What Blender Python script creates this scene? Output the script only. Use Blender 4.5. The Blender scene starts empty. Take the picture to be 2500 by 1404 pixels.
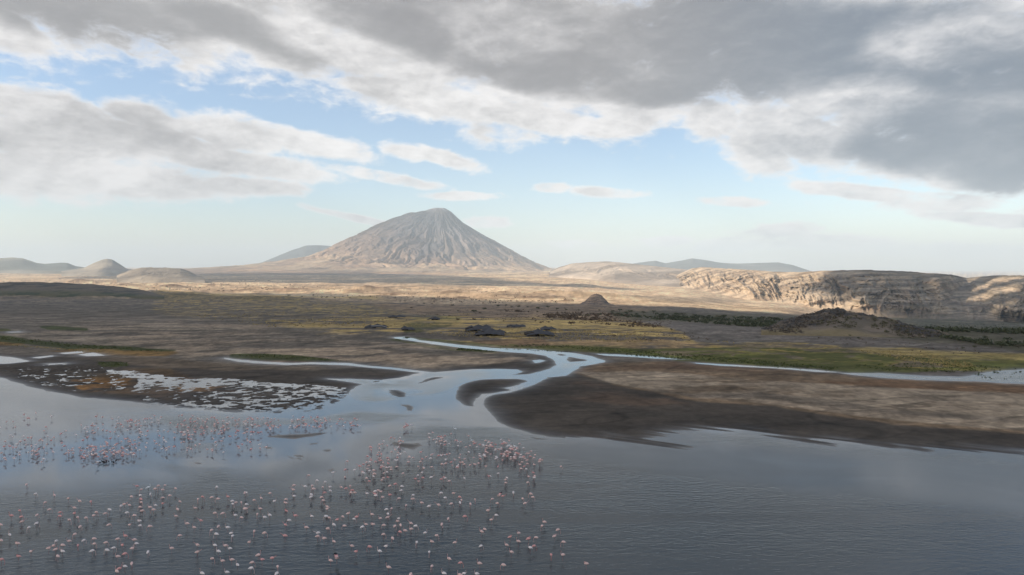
import bpy, math, random
import numpy as np
from mathutils import Vector

random.seed(7); np.random.seed(7)
SC = bpy.context.scene
COL = SC.collection
# ------------------------------------------------------------------ camera
H, F, CX, CY, YH = 32.0, 1667.0, 1250.0, 702.0, 650.0
PITCH = math.atan((CY - YH) / F)
cam_data = bpy.data.cameras.new('camera'); cam = bpy.data.objects.new('camera', cam_data); COL.objects.link(cam)
cam.location = (0, 0, H); cam.rotation_euler = (math.pi / 2 - PITCH, 0, 0)
cam_data.sensor_width = 36.0; cam_data.lens = 36.0 * F / 2500.0
cam_data.clip_start = 0.5; cam_data.clip_end = 120000.0
SC.camera = cam
SC.view_settings.view_transform = 'Standard'; SC.view_settings.look = 'None'
SC.view_settings.exposure = 0.40; SC.view_settings.gamma = 1.0; SC.view_settings.use_curve_mapping = False
SC.cycles.use_denoising = True
SC.cycles.max_bounces = 6; SC.cycles.diffuse_bounces = 2; SC.cycles.glossy_bounces = 3
SC.cycles.volume_bounces = 1; SC.cycles.transparent_max_bounces = 6
# ------------------------------------------------------------------ sun
SUN_EL = math.radians(26.0)
SUN_H = Vector((-0.965, -0.26)).normalized()            # horizontal direction towards the sun
SUN = Vector((SUN_H.x * math.cos(SUN_EL), SUN_H.y * math.cos(SUN_EL), math.sin(SUN_EL)))
sl = bpy.data.lights.new('sun', 'SUN'); sun = bpy.data.objects.new('sun', sl); COL.objects.link(sun)
sl.energy = 4.8; sl.angle = math.radians(0.5); sl.color = (1.0, 0.87, 0.72)
sun.rotation_euler = SUN.to_track_quat('Z', 'Y').to_euler(); sun.location = (0, 0, 6000)
HAZE_DENSITY = 4.0e-5
HAZE_COLOR = (0.76, 0.90, 1.0)

# ------------------------------------------------------------------ world
world = bpy.data.worlds.new('World'); SC.world = world; world.use_nodes = True
def photo_dir(px, py):
    u = (px - CX) / F; v = (CY - py) / F
    x = u; y = math.cos(PITCH) + v * math.sin(PITCH); z = -math.sin(PITCH) + v * math.cos(PITCH)
    return x, y, z
def photo_azel(px, py):
    x, y, z = photo_dir(px, py)
    return math.degrees(math.atan2(x, y)), math.degrees(math.atan2(z, math.hypot(x, y)))
DEG = math.degrees(1 / F)

class NT:
    """small helper to wire nodes"""
    def __init__(s, tree): s.t = tree; s.n = tree.nodes; s.l = tree.links
    def new(s, kind, **kw):
        nd = s.n.new(kind)
        for k, v in kw.items(): setattr(nd, k, v)
        return nd
    def put(s, sock, v):
        if hasattr(v, 'is_output') or isinstance(v, bpy.types.NodeSocket): s.l.new(v, sock)
        else: sock.default_value = v
    def m(s, op, a, b=0.0, c=0.0, clamp=False):
        nd = s.new('ShaderNodeMath', operation=op); nd.use_clamp = clamp
        s.put(nd.inputs[0], a); s.put(nd.inputs[1], b)
        if op in ('MULTIPLY_ADD', 'SMOOTH_MIN', 'SMOOTH_MAX'): s.put(nd.inputs[2], c)
        return nd.outputs[0]
    def vm(s, op, a, b=(0, 0, 0), out=0):
        nd = s.new('ShaderNodeVectorMath', operation=op); s.put(nd.inputs[0], a); s.put(nd.inputs[1], b)
        return nd.outputs[out]
    def ss(s, x, lo, hi, a=0.0, b=1.0):
        nd = s.new('ShaderNodeMapRange', interpolation_type='SMOOTHSTEP'); s.put(nd.inputs[0], x)
        nd.inputs[1].default_value = lo; nd.inputs[2].default_value = hi; nd.inputs[3].default_value = a; nd.inputs[4].default_value = b
        return nd.outputs[0]
    def noise(s, vec, scale, detail=5, rough=0.55, dist=0.0):
        nd = s.new('ShaderNodeTexNoise'); s.put(nd.inputs['Vector'], vec); nd.inputs['Scale'].default_value = scale
        nd.inputs['Detail'].default_value = detail; nd.inputs['Roughness'].default_value = rough; nd.inputs['Distortion'].default_value = dist
        return nd.outputs[0]
    def mixc(s, f, a, b, mode='MIX'):
        nd = s.new('ShaderNodeMix', data_type='RGBA', blend_type=mode); s.put(nd.inputs[0], f)
        s.put(nd.inputs[6], a); s.put(nd.inputs[7], b); return nd.outputs[2]

def c4(c): return (c[0], c[1], c[2], 1.0)

COVER = [  # cloud masses: centre x, y, half width, half height, tilt (down to the right), in the picture's pixels, turned into directions below
 (60,-100,540,185,5),(480,-20,480,185,9),(640,75,330,105,14),(900,55,460,200,9),(1330,110,480,225,6),(1500,215,330,95,8),(1050,240,330,60,9),
 (1300,285,260,50,8),(1500,310,150,40,0),(1560,280,70,70,0),(1740,290,90,70,10),
 (1900,90,620,225,8),(2250,180,480,260,12),(2520,300,330,180,10),(1960,330,230,85,22),(2300,400,330,75,14),(1850,370,130,60,30),
 (60,262,270,52,6),(350,285,110,42,8),(90,335,380,70,2),(60,420,480,70,0),(330,330,260,45,6),(560,325,190,52,8),(760,350,190,38,10),
 (600,400,260,38,4),(590,455,170,30,0),(330,450,300,45,0),(1080,385,120,26,14),(1000,372,90,26,8),(20,70,110,60,20),
]
SMALL = [(1130,478,110,14,0),(1190,542,75,20,0),(1345,458,55,17,0),(1490,470,110,16,4),(1790,493,100,15,4),(1400,596,80,13,3),
 (1780,597,130,26,-8),(1890,570,120,28,-4),(2020,592,220,26,4),(2330,612,320,20,2),(2110,470,230,22,9),(2290,492,130,30,5),(2420,535,160,18,8),(1620,590,90,16,0),(880,535,150,12,12),(930,430,190,18,10),(1230,310,120,60,0)]
DARKS = [
 (250,40,520,85,8),(620,100,330,60,14),(1150,60,420,130,5),(1350,170,380,75,6),(1750,110,520,150,8),(1650,225,330,45,6),(2100,120,380,130,4),
 (2420,150,260,120,4),(2350,330,370,110,14),(2480,420,200,60,12),
]
def blob_field(g, vec, blobs, pad=1.0):
    cur = None
    for (px, py, rx, ry, ang) in blobs:
        az, el = photo_azel(px, py)
        mp = g.new('ShaderNodeMapping', vector_type='TEXTURE')
        mp.inputs['Location'].default_value = (az, el, 0); mp.inputs['Rotation'].default_value = (0, 0, -math.radians(ang))
        mp.inputs['Scale'].default_value = (rx * DEG * pad, ry * DEG * pad, 1)
        g.put(mp.inputs['Vector'], vec)
        d = g.vm('DOT_PRODUCT', mp.outputs[0], mp.outputs[0], out=1)
        cur = d if cur is None else g.m('MINIMUM', cur, d)
    return cur

def build_field_group():
    gt = bpy.data.node_groups.new('cloud_field', 'ShaderNodeTree')
    gt.interface.new_socket('AzEl', in_out='INPUT', socket_type='NodeSocketVector')
    gt.interface.new_socket('Layer', in_out='INPUT', socket_type='NodeSocketVector')
    gt.interface.new_socket('Field', in_out='OUTPUT', socket_type='NodeSocketFloat')
    g = NT(gt); gi = g.new('NodeGroupInput'); go = g.new('NodeGroupOutput')
    ae, lay = gi.outputs[0], gi.outputs[1]
    d = blob_field(g, ae, COVER)
    cov = g.m('MINIMUM', g.m('MULTIPLY', g.m('SUBTRACT', 1.0, g.m('SQRT', g.m('MINIMUM', d, 9.0))), 2.1), 1.25)
    ds = blob_field(g, ae, SMALL)
    cov = g.m('MAXIMUM', cov, g.m('MINIMUM', g.m('MULTIPLY', g.m('SUBTRACT', 1.0, g.m('SQRT', g.m('MINIMUM', ds, 9.0))), 1.9), 0.8))
    # outside the framed part of the sky the same broken deck goes on
    sep = g.new('ShaderNodeSeparateXYZ'); g.put(sep.inputs[0], ae)
    out_az = g.ss(g.m('ABSOLUTE', sep.outputs[0]), 36, 50); out_el = g.ss(sep.outputs[1], 20, 26)
    outw = g.m('MAXIMUM', out_az, out_el)
    big = g.m('MULTIPLY_ADD', g.noise(lay, 0.5, 2, 0.5), 5.0, -2.2)
    mx = g.new('ShaderNodeMix', data_type='FLOAT'); g.put(mx.inputs[0], outw); g.put(mx.inputs[2], cov); g.put(mx.inputs[3], g.m('MINIMUM', big, 1.0))
    n1 = g.m('SUBTRACT', g.noise(lay, 2.0, 8, 0.58, 0.25), 0.5)
    n2 = g.m('SUBTRACT', g.noise(g.vm('MULTIPLY', ae, (0.085, 0.17, 1)), 3.0, 8, 0.6, 0.3), 0.5)
    n3 = g.m('SUBTRACT', g.noise(g.vm('MULTIPLY', ae, (0.5, 1.1, 1)), 1.0, 6, 0.62, 0.4), 0.5)
    f = g.m('ADD', mx.outputs[0], g.m('MULTIPLY_ADD', n1, 0.6, g.m('MULTIPLY_ADD', n2, 2.1, g.m('MULTIPLY', n3, g.ss(cov, 0.3, 1.25, 2.0, 0.7)))))
    g.l.new(f, go.inputs[0])
    return gt

w = NT(world.node_tree)
for nd in list(w.n): w.n.remove(nd)
w_out = w.new('ShaderNodeOutputWorld'); bg = w.new('ShaderNodeBackground'); bg.inputs['Strength'].default_value = 0.1
w.l.new(bg.outputs[0], w_out.inputs[0])
sky = w.new('ShaderNodeTexSky'); sky.sky_type = 'NISHITA'; sky.sun_disc = False; sky.sun_elevation = SUN_EL
sky.sun_rotation = math.atan2(SUN_H.x, SUN_H.y)
sky.altitude = 600; sky.air_density = 1.0; sky.dust_density = 1.2; sky.ozone_density = 1.2
tc = w.new('ShaderNodeTexCoord'); dr = w.vm('NORMALIZE', tc.outputs['Generated'])
sp = w.new('ShaderNodeSeparateXYZ'); w.put(sp.inputs[0], dr)
az = w.m('MULTIPLY', w.m('ARCTAN2', sp.outputs[0], sp.outputs[1]), 57.29578)
el = w.m('MULTIPLY', w.m('ARCSINE', sp.outputs[2]), 57.29578)
cmb = w.new('ShaderNodeCombineXYZ'); w.put(cmb.inputs[0], az); w.put(cmb.inputs[1], el)
zz = w.m('ADD', w.m('MAXIMUM', sp.outputs[2], 0.0), 0.13)
lay = w.new('ShaderNodeCombineXYZ'); w.put(lay.inputs[0], w.m('DIVIDE', sp.outputs[0], zz)); w.put(lay.inputs[1], w.m('DIVIDE', sp.outputs[1], zz))
fg = build_field_group()
def field_at(off_ae, off_lay):
    nd = w.new('ShaderNodeGroup'); nd.node_tree = fg
    w.put(nd.inputs[0], w.vm('ADD', cmb.outputs[0], off_ae)); w.put(nd.inputs[1], w.vm('ADD', lay.outputs[0], off_lay)); return nd.outputs[0]
f0 = field_at((0, 0, 0), (0, 0, 0))
def relief(off):
    v = w.vm('ADD', cmb.outputs[0], off)
    return w.m('MULTIPLY_ADD', w.noise(w.vm('MULTIPLY', v, (0.085, 0.17, 1)), 3.0, 5, 0.6, 0.3), 2.4, w.m('MULTIPLY', w.noise(w.vm('MULTIPLY', v, (0.5, 1.1, 1)), 1.0, 6, 0.62, 0.4), 1.9))
alpha = w.ss(f0, -0.05, 0.95)
alpha = w.m('MULTIPLY', alpha, w.ss(el, -1.0, 2.5))
lit = w.m('MULTIPLY_ADD', w.m('SUBTRACT', relief((0, 0, 0)), relief((-0.35, 0.8, 0))), 0.75, 0.35, True)
dk = w.m('SUBTRACT', 1.0, w.m('MINIMUM', blob_field(w, cmb.outputs[0], DARKS), 3.0))
brt = w.m('SUBTRACT', 1.0, w.m('MINIMUM', blob_field(w, cmb.outputs[0], [(2030,285,230,85,-14),(1745,298,170,80,0),(2330,105,260,70,8),(1220,75,220,90,10),(620,160,220,80,10),(1100,240,260,60,10),(850,150,300,80,10)]), 1.0))
dk = w.m('SUBTRACT', dk, w.m('MULTIPLY', w.ss(brt, 0.0, 1.0), 0.65))
sepz = w.ss(el, 20, 26); dk = w.m('MAXIMUM', dk, w.m('MULTIPLY', sepz, w.m('MULTIPLY_ADD', w.noise(lay.outputs[0], 0.9, 2, 0.5), 3.0, -1.0)))
dkn = w.m('MULTIPLY_ADD', w.m('SUBTRACT', w.noise(w.vm('MULTIPLY', cmb.outputs[0], (0.06, 0.12, 1)), 1.4, 4, 0.5, 0.3), 0.5), 1.9, dk)
dark = w.m('MULTIPLY', w.ss(dkn, -0.75, 0.95), w.ss(f0, 0.1, 1.1))
thick = w.ss(f0, 0.3, 2.2)
tone = w.m('MULTIPLY_ADD', thick, 0.07, w.m('MULTIPLY', dark, 0.86))
tone = w.m('SUBTRACT', tone, w.m('MULTIPLY', w.m('SUBTRACT', lit, 0.35), w.m('MULTIPLY_ADD', dark, -0.30, 0.46)), 0, True)
cool = w.ss(az, 5, 30)
dark_c = w.mixc(cool, c4((2.75, 2.66, 2.66)), c4((1.85, 2.12, 2.5)))
lite_c = c4((8.0, 7.75, 7.6))
cl = w.mixc(w.ss(tone, 0.0, 1.0), lite_c, dark_c)
skyc = w.mixc(1.0, sky.outputs[0], c4((1.50, 1.47, 1.46)), 'MULTIPLY')
w.l.new(w.mixc(w.m('MULTIPLY', alpha, 0.97), skyc, cl), bg.inputs['Color'])

# ------------------------------------------------------------------ numpy noise
def _hash(ix, iy, seed):
    h = (ix.astype(np.int64) * 374761393 + iy.astype(np.int64) * 668265263 + seed * 974634777) & 0xFFFFFFFF
    h = ((h ^ (h >> 13)) * 1274126177) & 0xFFFFFFFF
    return ((h ^ (h >> 16)) & 0xFFFF).astype(np.float64) / 65535.0
def vnoise(x, y, seed=0):
    ix = np.floor(x); iy = np.floor(y); fx = x - ix; fy = y - iy
    fx = fx * fx * (3 - 2 * fx); fy = fy * fy * (3 - 2 * fy)
    a = _hash(ix, iy, seed); b = _hash(ix + 1, iy, seed); c = _hash(ix, iy + 1, seed); d = _hash(ix + 1, iy + 1, seed)
    return (a + (b - a) * fx) + ((c + (d - c) * fx) - (a + (b - a) * fx)) * fy
def fbm(x, y, octaves=4, seed=0, gain=0.5, ridged=False):
    s = 0; a = 1; t = 0
    for k in range(octaves):
        n = vnoise(x, y, seed + k * 17)
        if ridged: n = 1 - np.abs(2 * n - 1)
        s = s + n * a; t += a; a *= gain; x, y = x * 1.93 + y * 0.31 + 7.1, y * 1.93 - x * 0.31 + 3.7
    return s / t
def sstep(x, lo, hi):
    t = np.clip((x - lo) / (hi - lo), 0, 1); return t * t * (3 - 2 * t)
def poly_sd(px, py, poly):
    """signed distance, positive inside"""
    px = np.asarray(px, float); py = np.asarray(py, float)
    d2 = np.full(px.shape, 1e30); ins = np.zeros(px.shape, bool)
    n = len(poly)
    for i in range(n):
        ax, ay = poly[i]; bx, by = poly[(i + 1) % n]
        ex, ey = bx - ax, by - ay; wx = px - ax; wy = py - ay
        L = ex * ex + ey * ey + 1e-12
        t = np.clip((wx * ex + wy * ey) / L, 0, 1)
        dx = wx - ex * t; dy = wy - ey * t
        np.minimum(d2, dx * dx + dy * dy, out=d2)
        if ay != by:
            c = ((ay > py) != (by > py)) & (px < (bx - ax) * (py - ay) / (by - ay) + ax)
            ins ^= c
    d = np.sqrt(d2)
    return np.where(ins, d, -d)

# ------------------------------------------------------------------ terrain profile
PXT = np.array([-900, 1300, 1640, 1850, 2100, 2500, 3400.0])
DT = np.array([0, 340, 500, 700, 1000, 1500, 2200, 3000, 4000, 6000, 9000, 14000, 20000, 60000.0])
PT = {  # drop below the horizon line in picture pixels at each distance (0 and 340 m are lake level)
 0: [133,118,105,92,77,65,54,40,24,12,8,2.5],
 2: [135,122,112,100,88,76,64,50,30,14,8,2.5],
 3: [142,130,120,110,102,94,85,68,48,32,25,10.5],
 4: [157,150,146,141,134,125,95,68,50,34,26,10.5],
 5: [163,158,153,149,145,130,96,70,50,34,26,10.5]}
ZT = np.zeros((7, 14))
for r, k in enumerate([0, 0, 2, 3, 4, 5, 5]):
    for j, p in enumerate(PT[k]): ZT[r, j + 2] = H - p * DT[j + 2] / F
def base_z(X, Y):
    Yc = np.maximum(Y, 1.0); px = np.clip(CX + F * X / Yc, PXT[0], PXT[-1])
    i = np.clip(np.searchsorted(PXT, px) - 1, 0, 5); fx = (px - PXT[i]) / (PXT[i + 1] - PXT[i]); fx = fx * fx * (3 - 2 * fx)
    ly = np.log(np.maximum(Yc, 50.0)); LD = np.log(np.maximum(DT, 50.0))
    j = np.clip(np.searchsorted(LD, ly) - 1, 0, 12); fy = np.clip((ly - LD[j]) / (LD[j + 1] - LD[j]), 0, 1)
    z0 = ZT[i, j] * (1 - fy) + ZT[i, j + 1] * fy; z1 = ZT[i + 1, j] * (1 - fy) + ZT[i + 1, j + 1] * fy
    return z0 * (1 - fx) + z1 * fx
MOUNDS = [  # px, py, half width px, height px, depth ratio
 (905,712,95,16,.9),(870,716,60,8,.9),(960,723,90,8,.8),(1105,724,55,8,.9),(1130,731,40,9,.8),(1050,738,45,9,.8),(700,712,110,9,.8),(1225,722,30,6,1),
 (1380,738,45,7,.8),(150,706,170,10,.8),(200,694,60,9,1),(310,700,70,7,1),(40,700,60,8,1),(530,700,80,8,1),(600,712,60,6,1),(430,704,60,7,1),(1340,724,60,5,1),(1290,731,60,5,1)]
def _mound_world():
    out = []
    for (px, py, hw, hp, dr_) in MOUNDS:
        X, Y, Z = ground_base_at(px, py); s = Y / F
        out.append((X, Y, hw * s * 0.55, hw * s * dr_ * 0.8, hp * s))
    return out
def ground_base_at(px, py):
    x, y, z = photo_dir(px, py)
    Ys = np.exp(np.linspace(math.log(30), math.log(30000), 1600)); Xs = Ys * x / y
    zr = H + Ys * z / y; zg = base_z(Xs, Ys)
    k = int(np.argmax(zr < zg)) if np.any(zr < zg) else 1599
    if k > 0:
        a = zr[k-1] - zg[k-1]; b = zr[k] - zg[k]; t = a / (a - b + 1e-9); Yv = Ys[k-1] + (Ys[k] - Ys[k-1]) * t
    else: Yv = Ys[0]
    Xv = Yv * x / y
    return Xv, Yv, float(base_z(np.array([Xv]), np.array([Yv]))[0])
MW = _mound_world()
def terrain_z(X, Y):
    X = np.asarray(X, float); Y = np.asarray(Y, float)
    z = base_z(X, Y)
    px = CX + F * X / np.maximum(Y, 1)
    amp = sstep(Y, 1100, 2200) * (1 - sstep(Y, 5000, 9000)) * (1 - 0.75 * sstep(px, 1450, 1700))
    nz = fbm(X / 260, Y / 330, 5, 11, 0.55)
    z = z + amp * (np.maximum(nz - 0.42, 0) ** 1.3) * 62 * (0.4 + 0.6 * sstep(fbm(X / 1300, Y / 1500, 2, 5), .4, .6))
    z = z + sstep(Y, 420, 900) * (fbm(X / 45, Y / 60, 4, 31) - 0.5) * 2.0
    z = z + sstep(Y, 345, 400) * (fbm(X / 14, Y / 14, 3, 41) - 0.5) * 0.5
    far = sstep(Y, 4500, 9000)
    z = z + far * (fbm(X / 900, Y / 900, 4, 51) - 0.5) * 13 * (1 - sstep(Y, 20000, 40000) * .5)
    for (mx, my, sx, sy, mh) in MW:
        d = ((X - mx) / sx) ** 2 + ((Y - my) / sy) ** 2
        m = d < 8
        if np.any(m): z = z + np.where(m, mh * np.exp(-d * 0.9) * (0.8 + 0.5 * (fbm(X / sx * 2.2, Y / sy * 2.2, 4, 77) - .3)), 0)
    return z
def on_ground(px, py):
    X, Y, _ = ground_base_at(px, py); return X, Y, float(terrain_z(np.array([X]), np.array([Y]))[0])
def P(px, py):
    x, y, z = photo_dir(px, py); t = -H / z; return (x * t, y * t)
def W(poly): return [P(*p) for p in poly]

# ------------------------------------------------------------------ shoreline (picture points dropped on the lake level)
LAKE = [(-1700,905),(-60,913),(0,922),(60,940),(120,955),(200,970),(300,978),(360,985),(450,995),(560,1003),(680,1008),(760,1004),(800,994),(835,975),
 (852,955),(870,943),(890,938),(850,932),(800,925),(850,925),(930,928),(975,923),(1010,914),(1022,910.5),(960,902),(900,897),(850,892),(760,889),(700,891),(620,887),(570,881),
 (545,875),(548,873),(580,878),(640,883),(710,886.5),(760,885),(850,886.5),(900,893),(960,898),(1010,904),(1060,909),(1100,906),(1150,902),(1210,901),(1262,902),(1276,908),
 (1262,913),(1235,916),(1285,914),(1322,907),(1345,899),(1358,891),(1352,880),(1333,869),(1300,863),(1240,859.5),(1200,856),(1130,849.5),(1060,840.5),(1000,831),
 (957,825.5),(962,823),(990,822),(1012,827),(1024,831),(1060,834.5),(1120,842),(1200,849.5),(1240,851),(1300,853),(1345,857),(1395,861),(1440,869),(1478,881.5),(1478,884),
 (1445,890),(1415,894),(1408,902),(1395,910),(1385,917),(1335,922),(1333,925),(1312,935),(1290,945),(1260,953.5),(1245,958),(1200,965),(1188,970),(1181,978),(1182,990),
 (1191,1005),(1205,1020),(1225,1035),(1255,1047),(1300,1060),(1340,1066),(1396,1072),(1480,1068),(1500,1074),(1560,1081),(1620,1088),(1690,1094),(1650,1080),(1605,1071),
 (1665,1066),(1618,1056),(1700,1049.5),(1818,1050),(1898,1065),(1937,1071),(1975,1079),(2032,1086),(1985,1074),(2040,1073),(2084,1079),(2174,1092),(2199,1089),(2254,1098),
 (2286,1094),(2350,1099),(2470,1124),(2370,1096),(2500,1106),(3600,1170),(3600,3000),(-1700,3000)]
ISLES = [
 [(1265,925),(1281,928),(1287,931),(1249,944),(1232,947),(1251,953),(1200,960),(1178,962.5),(1168,969),(1158,980),(1154,992),(1137,990),(1121,980),(1111,973),(1114,960),(1121,944),(1137,934),(1156,930),(1178,927),(1204,925)],
 [(948,952),(975,953),(990,960),(988,968),(975,970),(960,964)],[(980,988),(1000,988),(1014,993),(1006,1003),(994,1002)],
 [(959,1078),(985,1083),(1012,1083.5),(1020,1081),(1038,1087),(1020,1094),(1012,1099),(985,1094),(962,1086)],
 [(642,1066.5),(680,1062.5),(722,1061),(775,1057.5),(800,1056),(775,1063),(720,1072),(699,1070)],
 [(640,1091),(655,1091),(665,1095),(652,1097)],[(752,1084),(772,1081.5),(775,1083),(760,1086)],[(789,1100),(795,1097.5),(805,1098),(806,1102),(796,1103.5)],
 [(699,1114),(708,1113.5),(718,1118),(712,1121)],[(718,1112),(732,1111),(740,1115),(726,1116)],[(722,1119),(735,1117.5),(740,1123),(732,1124)],
 [(802,1147),(806,1143.5),(820,1144.5),(808,1151)],[(478,1130),(490,1130.5),(496,1133),(482,1134)],
 [(1022,936),(1040,925),(1065,920.5),(1088,920.5),(1068,925.5),(1045,931)],[(640,1072),(652,1071.5),(660,1073),(645,1073.5)],
 [(1387,870),(1400,872.5),(1437,879),(1425,882),(1390,884),(1384,878)],[(1357,863.5),(1372,864),(1384,867),(1370,869)],[(908,931),(925,929.5),(930,932),(914,934)],
 [(1296,1066),(1320,1070),(1334,1071),(1318,1072.2),(1300,1069)],[(1470,1079),(1500,1083),(1512,1086.5),(1490,1085.5)],
]
POOLS = [
 [(-400,860),(-20,868),(30,873),(78,882),(20,887.5),(-400,893)],
 [(1452,863.5),(1480,864.5),(1545,867.5),(1600,871),(1665,877.5),(1600,875.5),(1540,871),(1480,868)],
 [(1690,885),(1770,890),(1850,894),(1930,899),(1990,903),(2060,910),(1990,907.5),(1930,902),(1850,897),(1770,893),(1700,888)],
 [(2050,910.5),(2150,911),(2200,914),(2260,917.5),(2340,920),(2372,917),(2400,910),(2440,905.5),(2520,901),(3400,905),(3400,965),(2520,938),(2450,935.5),(2380,931),(2250,928),(2150,922),(2080,915)],
 [(146,862),(200,857),(204,861),(160,864.5)],[(190,866),(225,861),(245,864),(260,868),(215,869.5)],[(80,873),(125,868),(130,870),(95,875)],
 [(1300,880),(1318,878),(1332,881),(1320,884.5),(1306,886.5)],[(110,888),(160,886),(165,889),(120,891)],[(20,811),(45,810),(52,813),(25,814)],[(1120,945.5),(1155,945.5),(1155,947),(1120,947)],
 [(1146,932.5),(1165,930.5),(1170,932.5),(1150,935)],
]
LAKE_W, ISLES_W, POOLS_W = W(LAKE), [W(p) for p in ISLES], [W(p) for p in POOLS]
MARSH = [(240,896),(330,902),(420,914),(520,921),(640,927),(760,935),(852,942),(847,962),(822,985),(780,1000),(680,1009),(560,1004),(450,995),(360,985),(320,972),(310,950),(330,930),(262,912)]
MARSH2 = [(-200,884),(60,888),(240,884),(320,905),(320,975),(200,965),(120,952),(0,915),(-200,905)]
def bb_sd(X, Y, poly, pad):
    xs = [p[0] for p in poly]; ys = [p[1] for p in poly]
    m = (X > min(xs) - pad) & (X < max(xs) + pad) & (Y > min(ys) - pad) & (Y < max(ys) + pad)
    out = np.full(X.shape, -1e3)
    if m.any(): out[m] = poly_sd(X[m], Y[m], poly)
    return out
def shore_field(X, Y):
    """metres from the nearest water edge, positive on land"""
    S = -poly_sd(X, Y, LAKE_W)
    for p in POOLS_W: S = np.minimum(S, -bb_sd(X, Y, p, 30))
    for p in ISLES_W: S = np.maximum(S, bb_sd(X, Y, p, 15))
    return S
def px_of(X, Y, Z):
    c, s = math.cos(PITCH), math.sin(PITCH)
    dz = Z - H; f = Y * c - dz * s; u = Y * s + dz * c
    return CX + F * X / f, CY - F * u / f

# ------------------------------------------------------------------ mesh helpers
def link(o, parent=None, **props):
    COL.objects.link(o)
    if parent is not None: o.parent = parent
    for k, v in props.items(): o[k] = v
    return o
def mesh_np(name, verts, faces, colors=None, attrs=None, smooth=True, mats=None, mat_idx=None):
    me = bpy.data.meshes.new(name); verts = np.asarray(verts, np.float32); faces = np.asarray(faces, np.int32)
    me.vertices.add(len(verts)); me.vertices.foreach_set('co', verts.ravel())
    k = faces.shape[1]; n = len(faces)
    me.loops.add(n * k); me.loops.foreach_set('vertex_index', faces.ravel())
    me.polygons.add(n); me.polygons.foreach_set('loop_start', np.arange(0, n * k, k, dtype=np.int32))
    me.polygons.foreach_set('loop_total', np.full(n, k, np.int32))
    if smooth: me.polygons.foreach_set('use_smooth', np.ones(n, bool))
    for m in (mats or []): me.materials.append(m)
    if mat_idx is not None: me.polygons.foreach_set('material_index', np.asarray(mat_idx, np.int32))
    me.update(calc_edges=True)
    if colors is not None:
        a = me.attributes.new('albedo', 'FLOAT_COLOR', 'POINT')
        cc = np.ones((len(verts), 4), np.float32); cc[:, :3] = colors; a.data.foreach_set('color', cc.ravel())
    for an, av in (attrs or {}).items():
        a = me.attributes.new(an, 'FLOAT', 'POINT'); a.data.foreach_set('value', np.asarray(av, np.float32))
    return me
def grid_faces(nr, nc):
    i = np.arange(nr - 1)[:, None] * nc + np.arange(nc - 1)[None, :]
    i = i.ravel(); return np.stack([i, i + 1, i + nc + 1, i + nc], 1)
def mat_new(name):
    m = bpy.data.materials.new(name); m.use_nodes = True; g = NT(m.node_tree)
    b = m.node_tree.nodes['Principled BSDF']; return m, g, b
def attr(g, name, col=False):
    nd = g.new('ShaderNodeAttribute'); nd.attribute_name = name; return nd.outputs[0] if col else nd.outputs[2]
def terrain_material(name, fine, coarse, var=0.5, bump=0.4, bump_dist=0.3, rough=0.92):
    m, g, b = mat_new(name)
    ge = g.new('ShaderNodeNewGeometry'); pos = ge.outputs['Position']
    n1 = g.noise(pos, fine, 6, 0.65); n2 = g.noise(g.vm('MULTIPLY', pos, (1, 1.6, 1)), coarse, 5, 0.6, 0.4)
    k = g.m('MULTIPLY_ADD', g.m('SUBTRACT', n1, 0.5), var * 1.5, g.m('MULTIPLY_ADD', g.m('SUBTRACT', n2, 0.5), var * 1.5, 1.0))
    col = g.vm('SCALE', attr(g, 'albedo', True)); 
    sc = col.node; g.put(sc.inputs[3], k)
    g.l.new(col, b.inputs['Base Color'])
    b.inputs['Roughness'].default_value = rough; b.inputs['Specular IOR Level'].default_value = 0.2
    bp = g.new('ShaderNodeBump'); bp.inputs['Strength'].default_value = bump; bp.inputs['Distance'].default_value = bump_dist
    g.l.new(n1, bp.inputs['Height']); g.l.new(bp.outputs[0], b.inputs['Normal'])
    return m, g, b
def plain(name, color, rough=0.8, spec=0.3, var=0.25, scale=8.0):
    m, g, b = mat_new(name); tcn = g.new('ShaderNodeTexCoord')
    n = g.noise(tcn.outputs['Object'], scale, 4, 0.6)
    k = g.m('MULTIPLY_ADD', g.m('SUBTRACT', n, 0.5), var * 2, 1.0)
    col = g.vm('SCALE', color); g.put(col.node.inputs[3], k)
    g.l.new(col, b.inputs['Base Color']); b.inputs['Roughness'].default_value = rough; b.inputs['Specular IOR Level'].default_value = spec
    return m

# ------------------------------------------------------------------ ground sheet
def rows_Y():
    ys = np.concatenate([np.linspace(3000, 1404, 8)[:-1], np.linspace(1404, 1160, 22)[:-1], np.arange(1160, 1012, -1.2), np.arange(1011, 895, -0.72), np.arange(894, 805, -1.15)])
    Y1 = []
    for y in ys: Y1.append(P(0, y)[1] if True else 0)
    Y1 = np.array(Y1)
    p = np.concatenate([np.arange(156, 14, -0.75), np.array([12, 10, 8, 6, 4.5, 3.5, 2.6])])
    D = DT[1:]; pl = np.array([157.0] + PT[0]); Y2 = np.interp(-p, -pl, D)
    Y = np.concatenate([Y1[Y1 < 338], Y2[Y2 > 340]]); return np.unique(Y)
def cols_t():
    inner = np.arange(-0.80, 0.8001, 2.6 / F)
    outer = 0.8 + (np.linspace(0.02, 1, 26) ** 1.6) * 3.0
    return np.concatenate([-outer[::-1], inner, outer])
YR = rows_Y(); TCOL = cols_t(); NR, NC = len(YR), len(TCOL)
GX = YR[:, None] * TCOL[None, :]; GY = np.repeat(YR[:, None], NC, 1)
gx, gy = GX.ravel(), GY.ravel()
gz = terrain_z(gx, gy)
gpx, gpy = px_of(gx, gy, base_z(gx, gy))
near = gy < 360
S = np.full(gx.shape, 60.0)
S[near] = shore_field(gx[near], gy[near])
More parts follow.
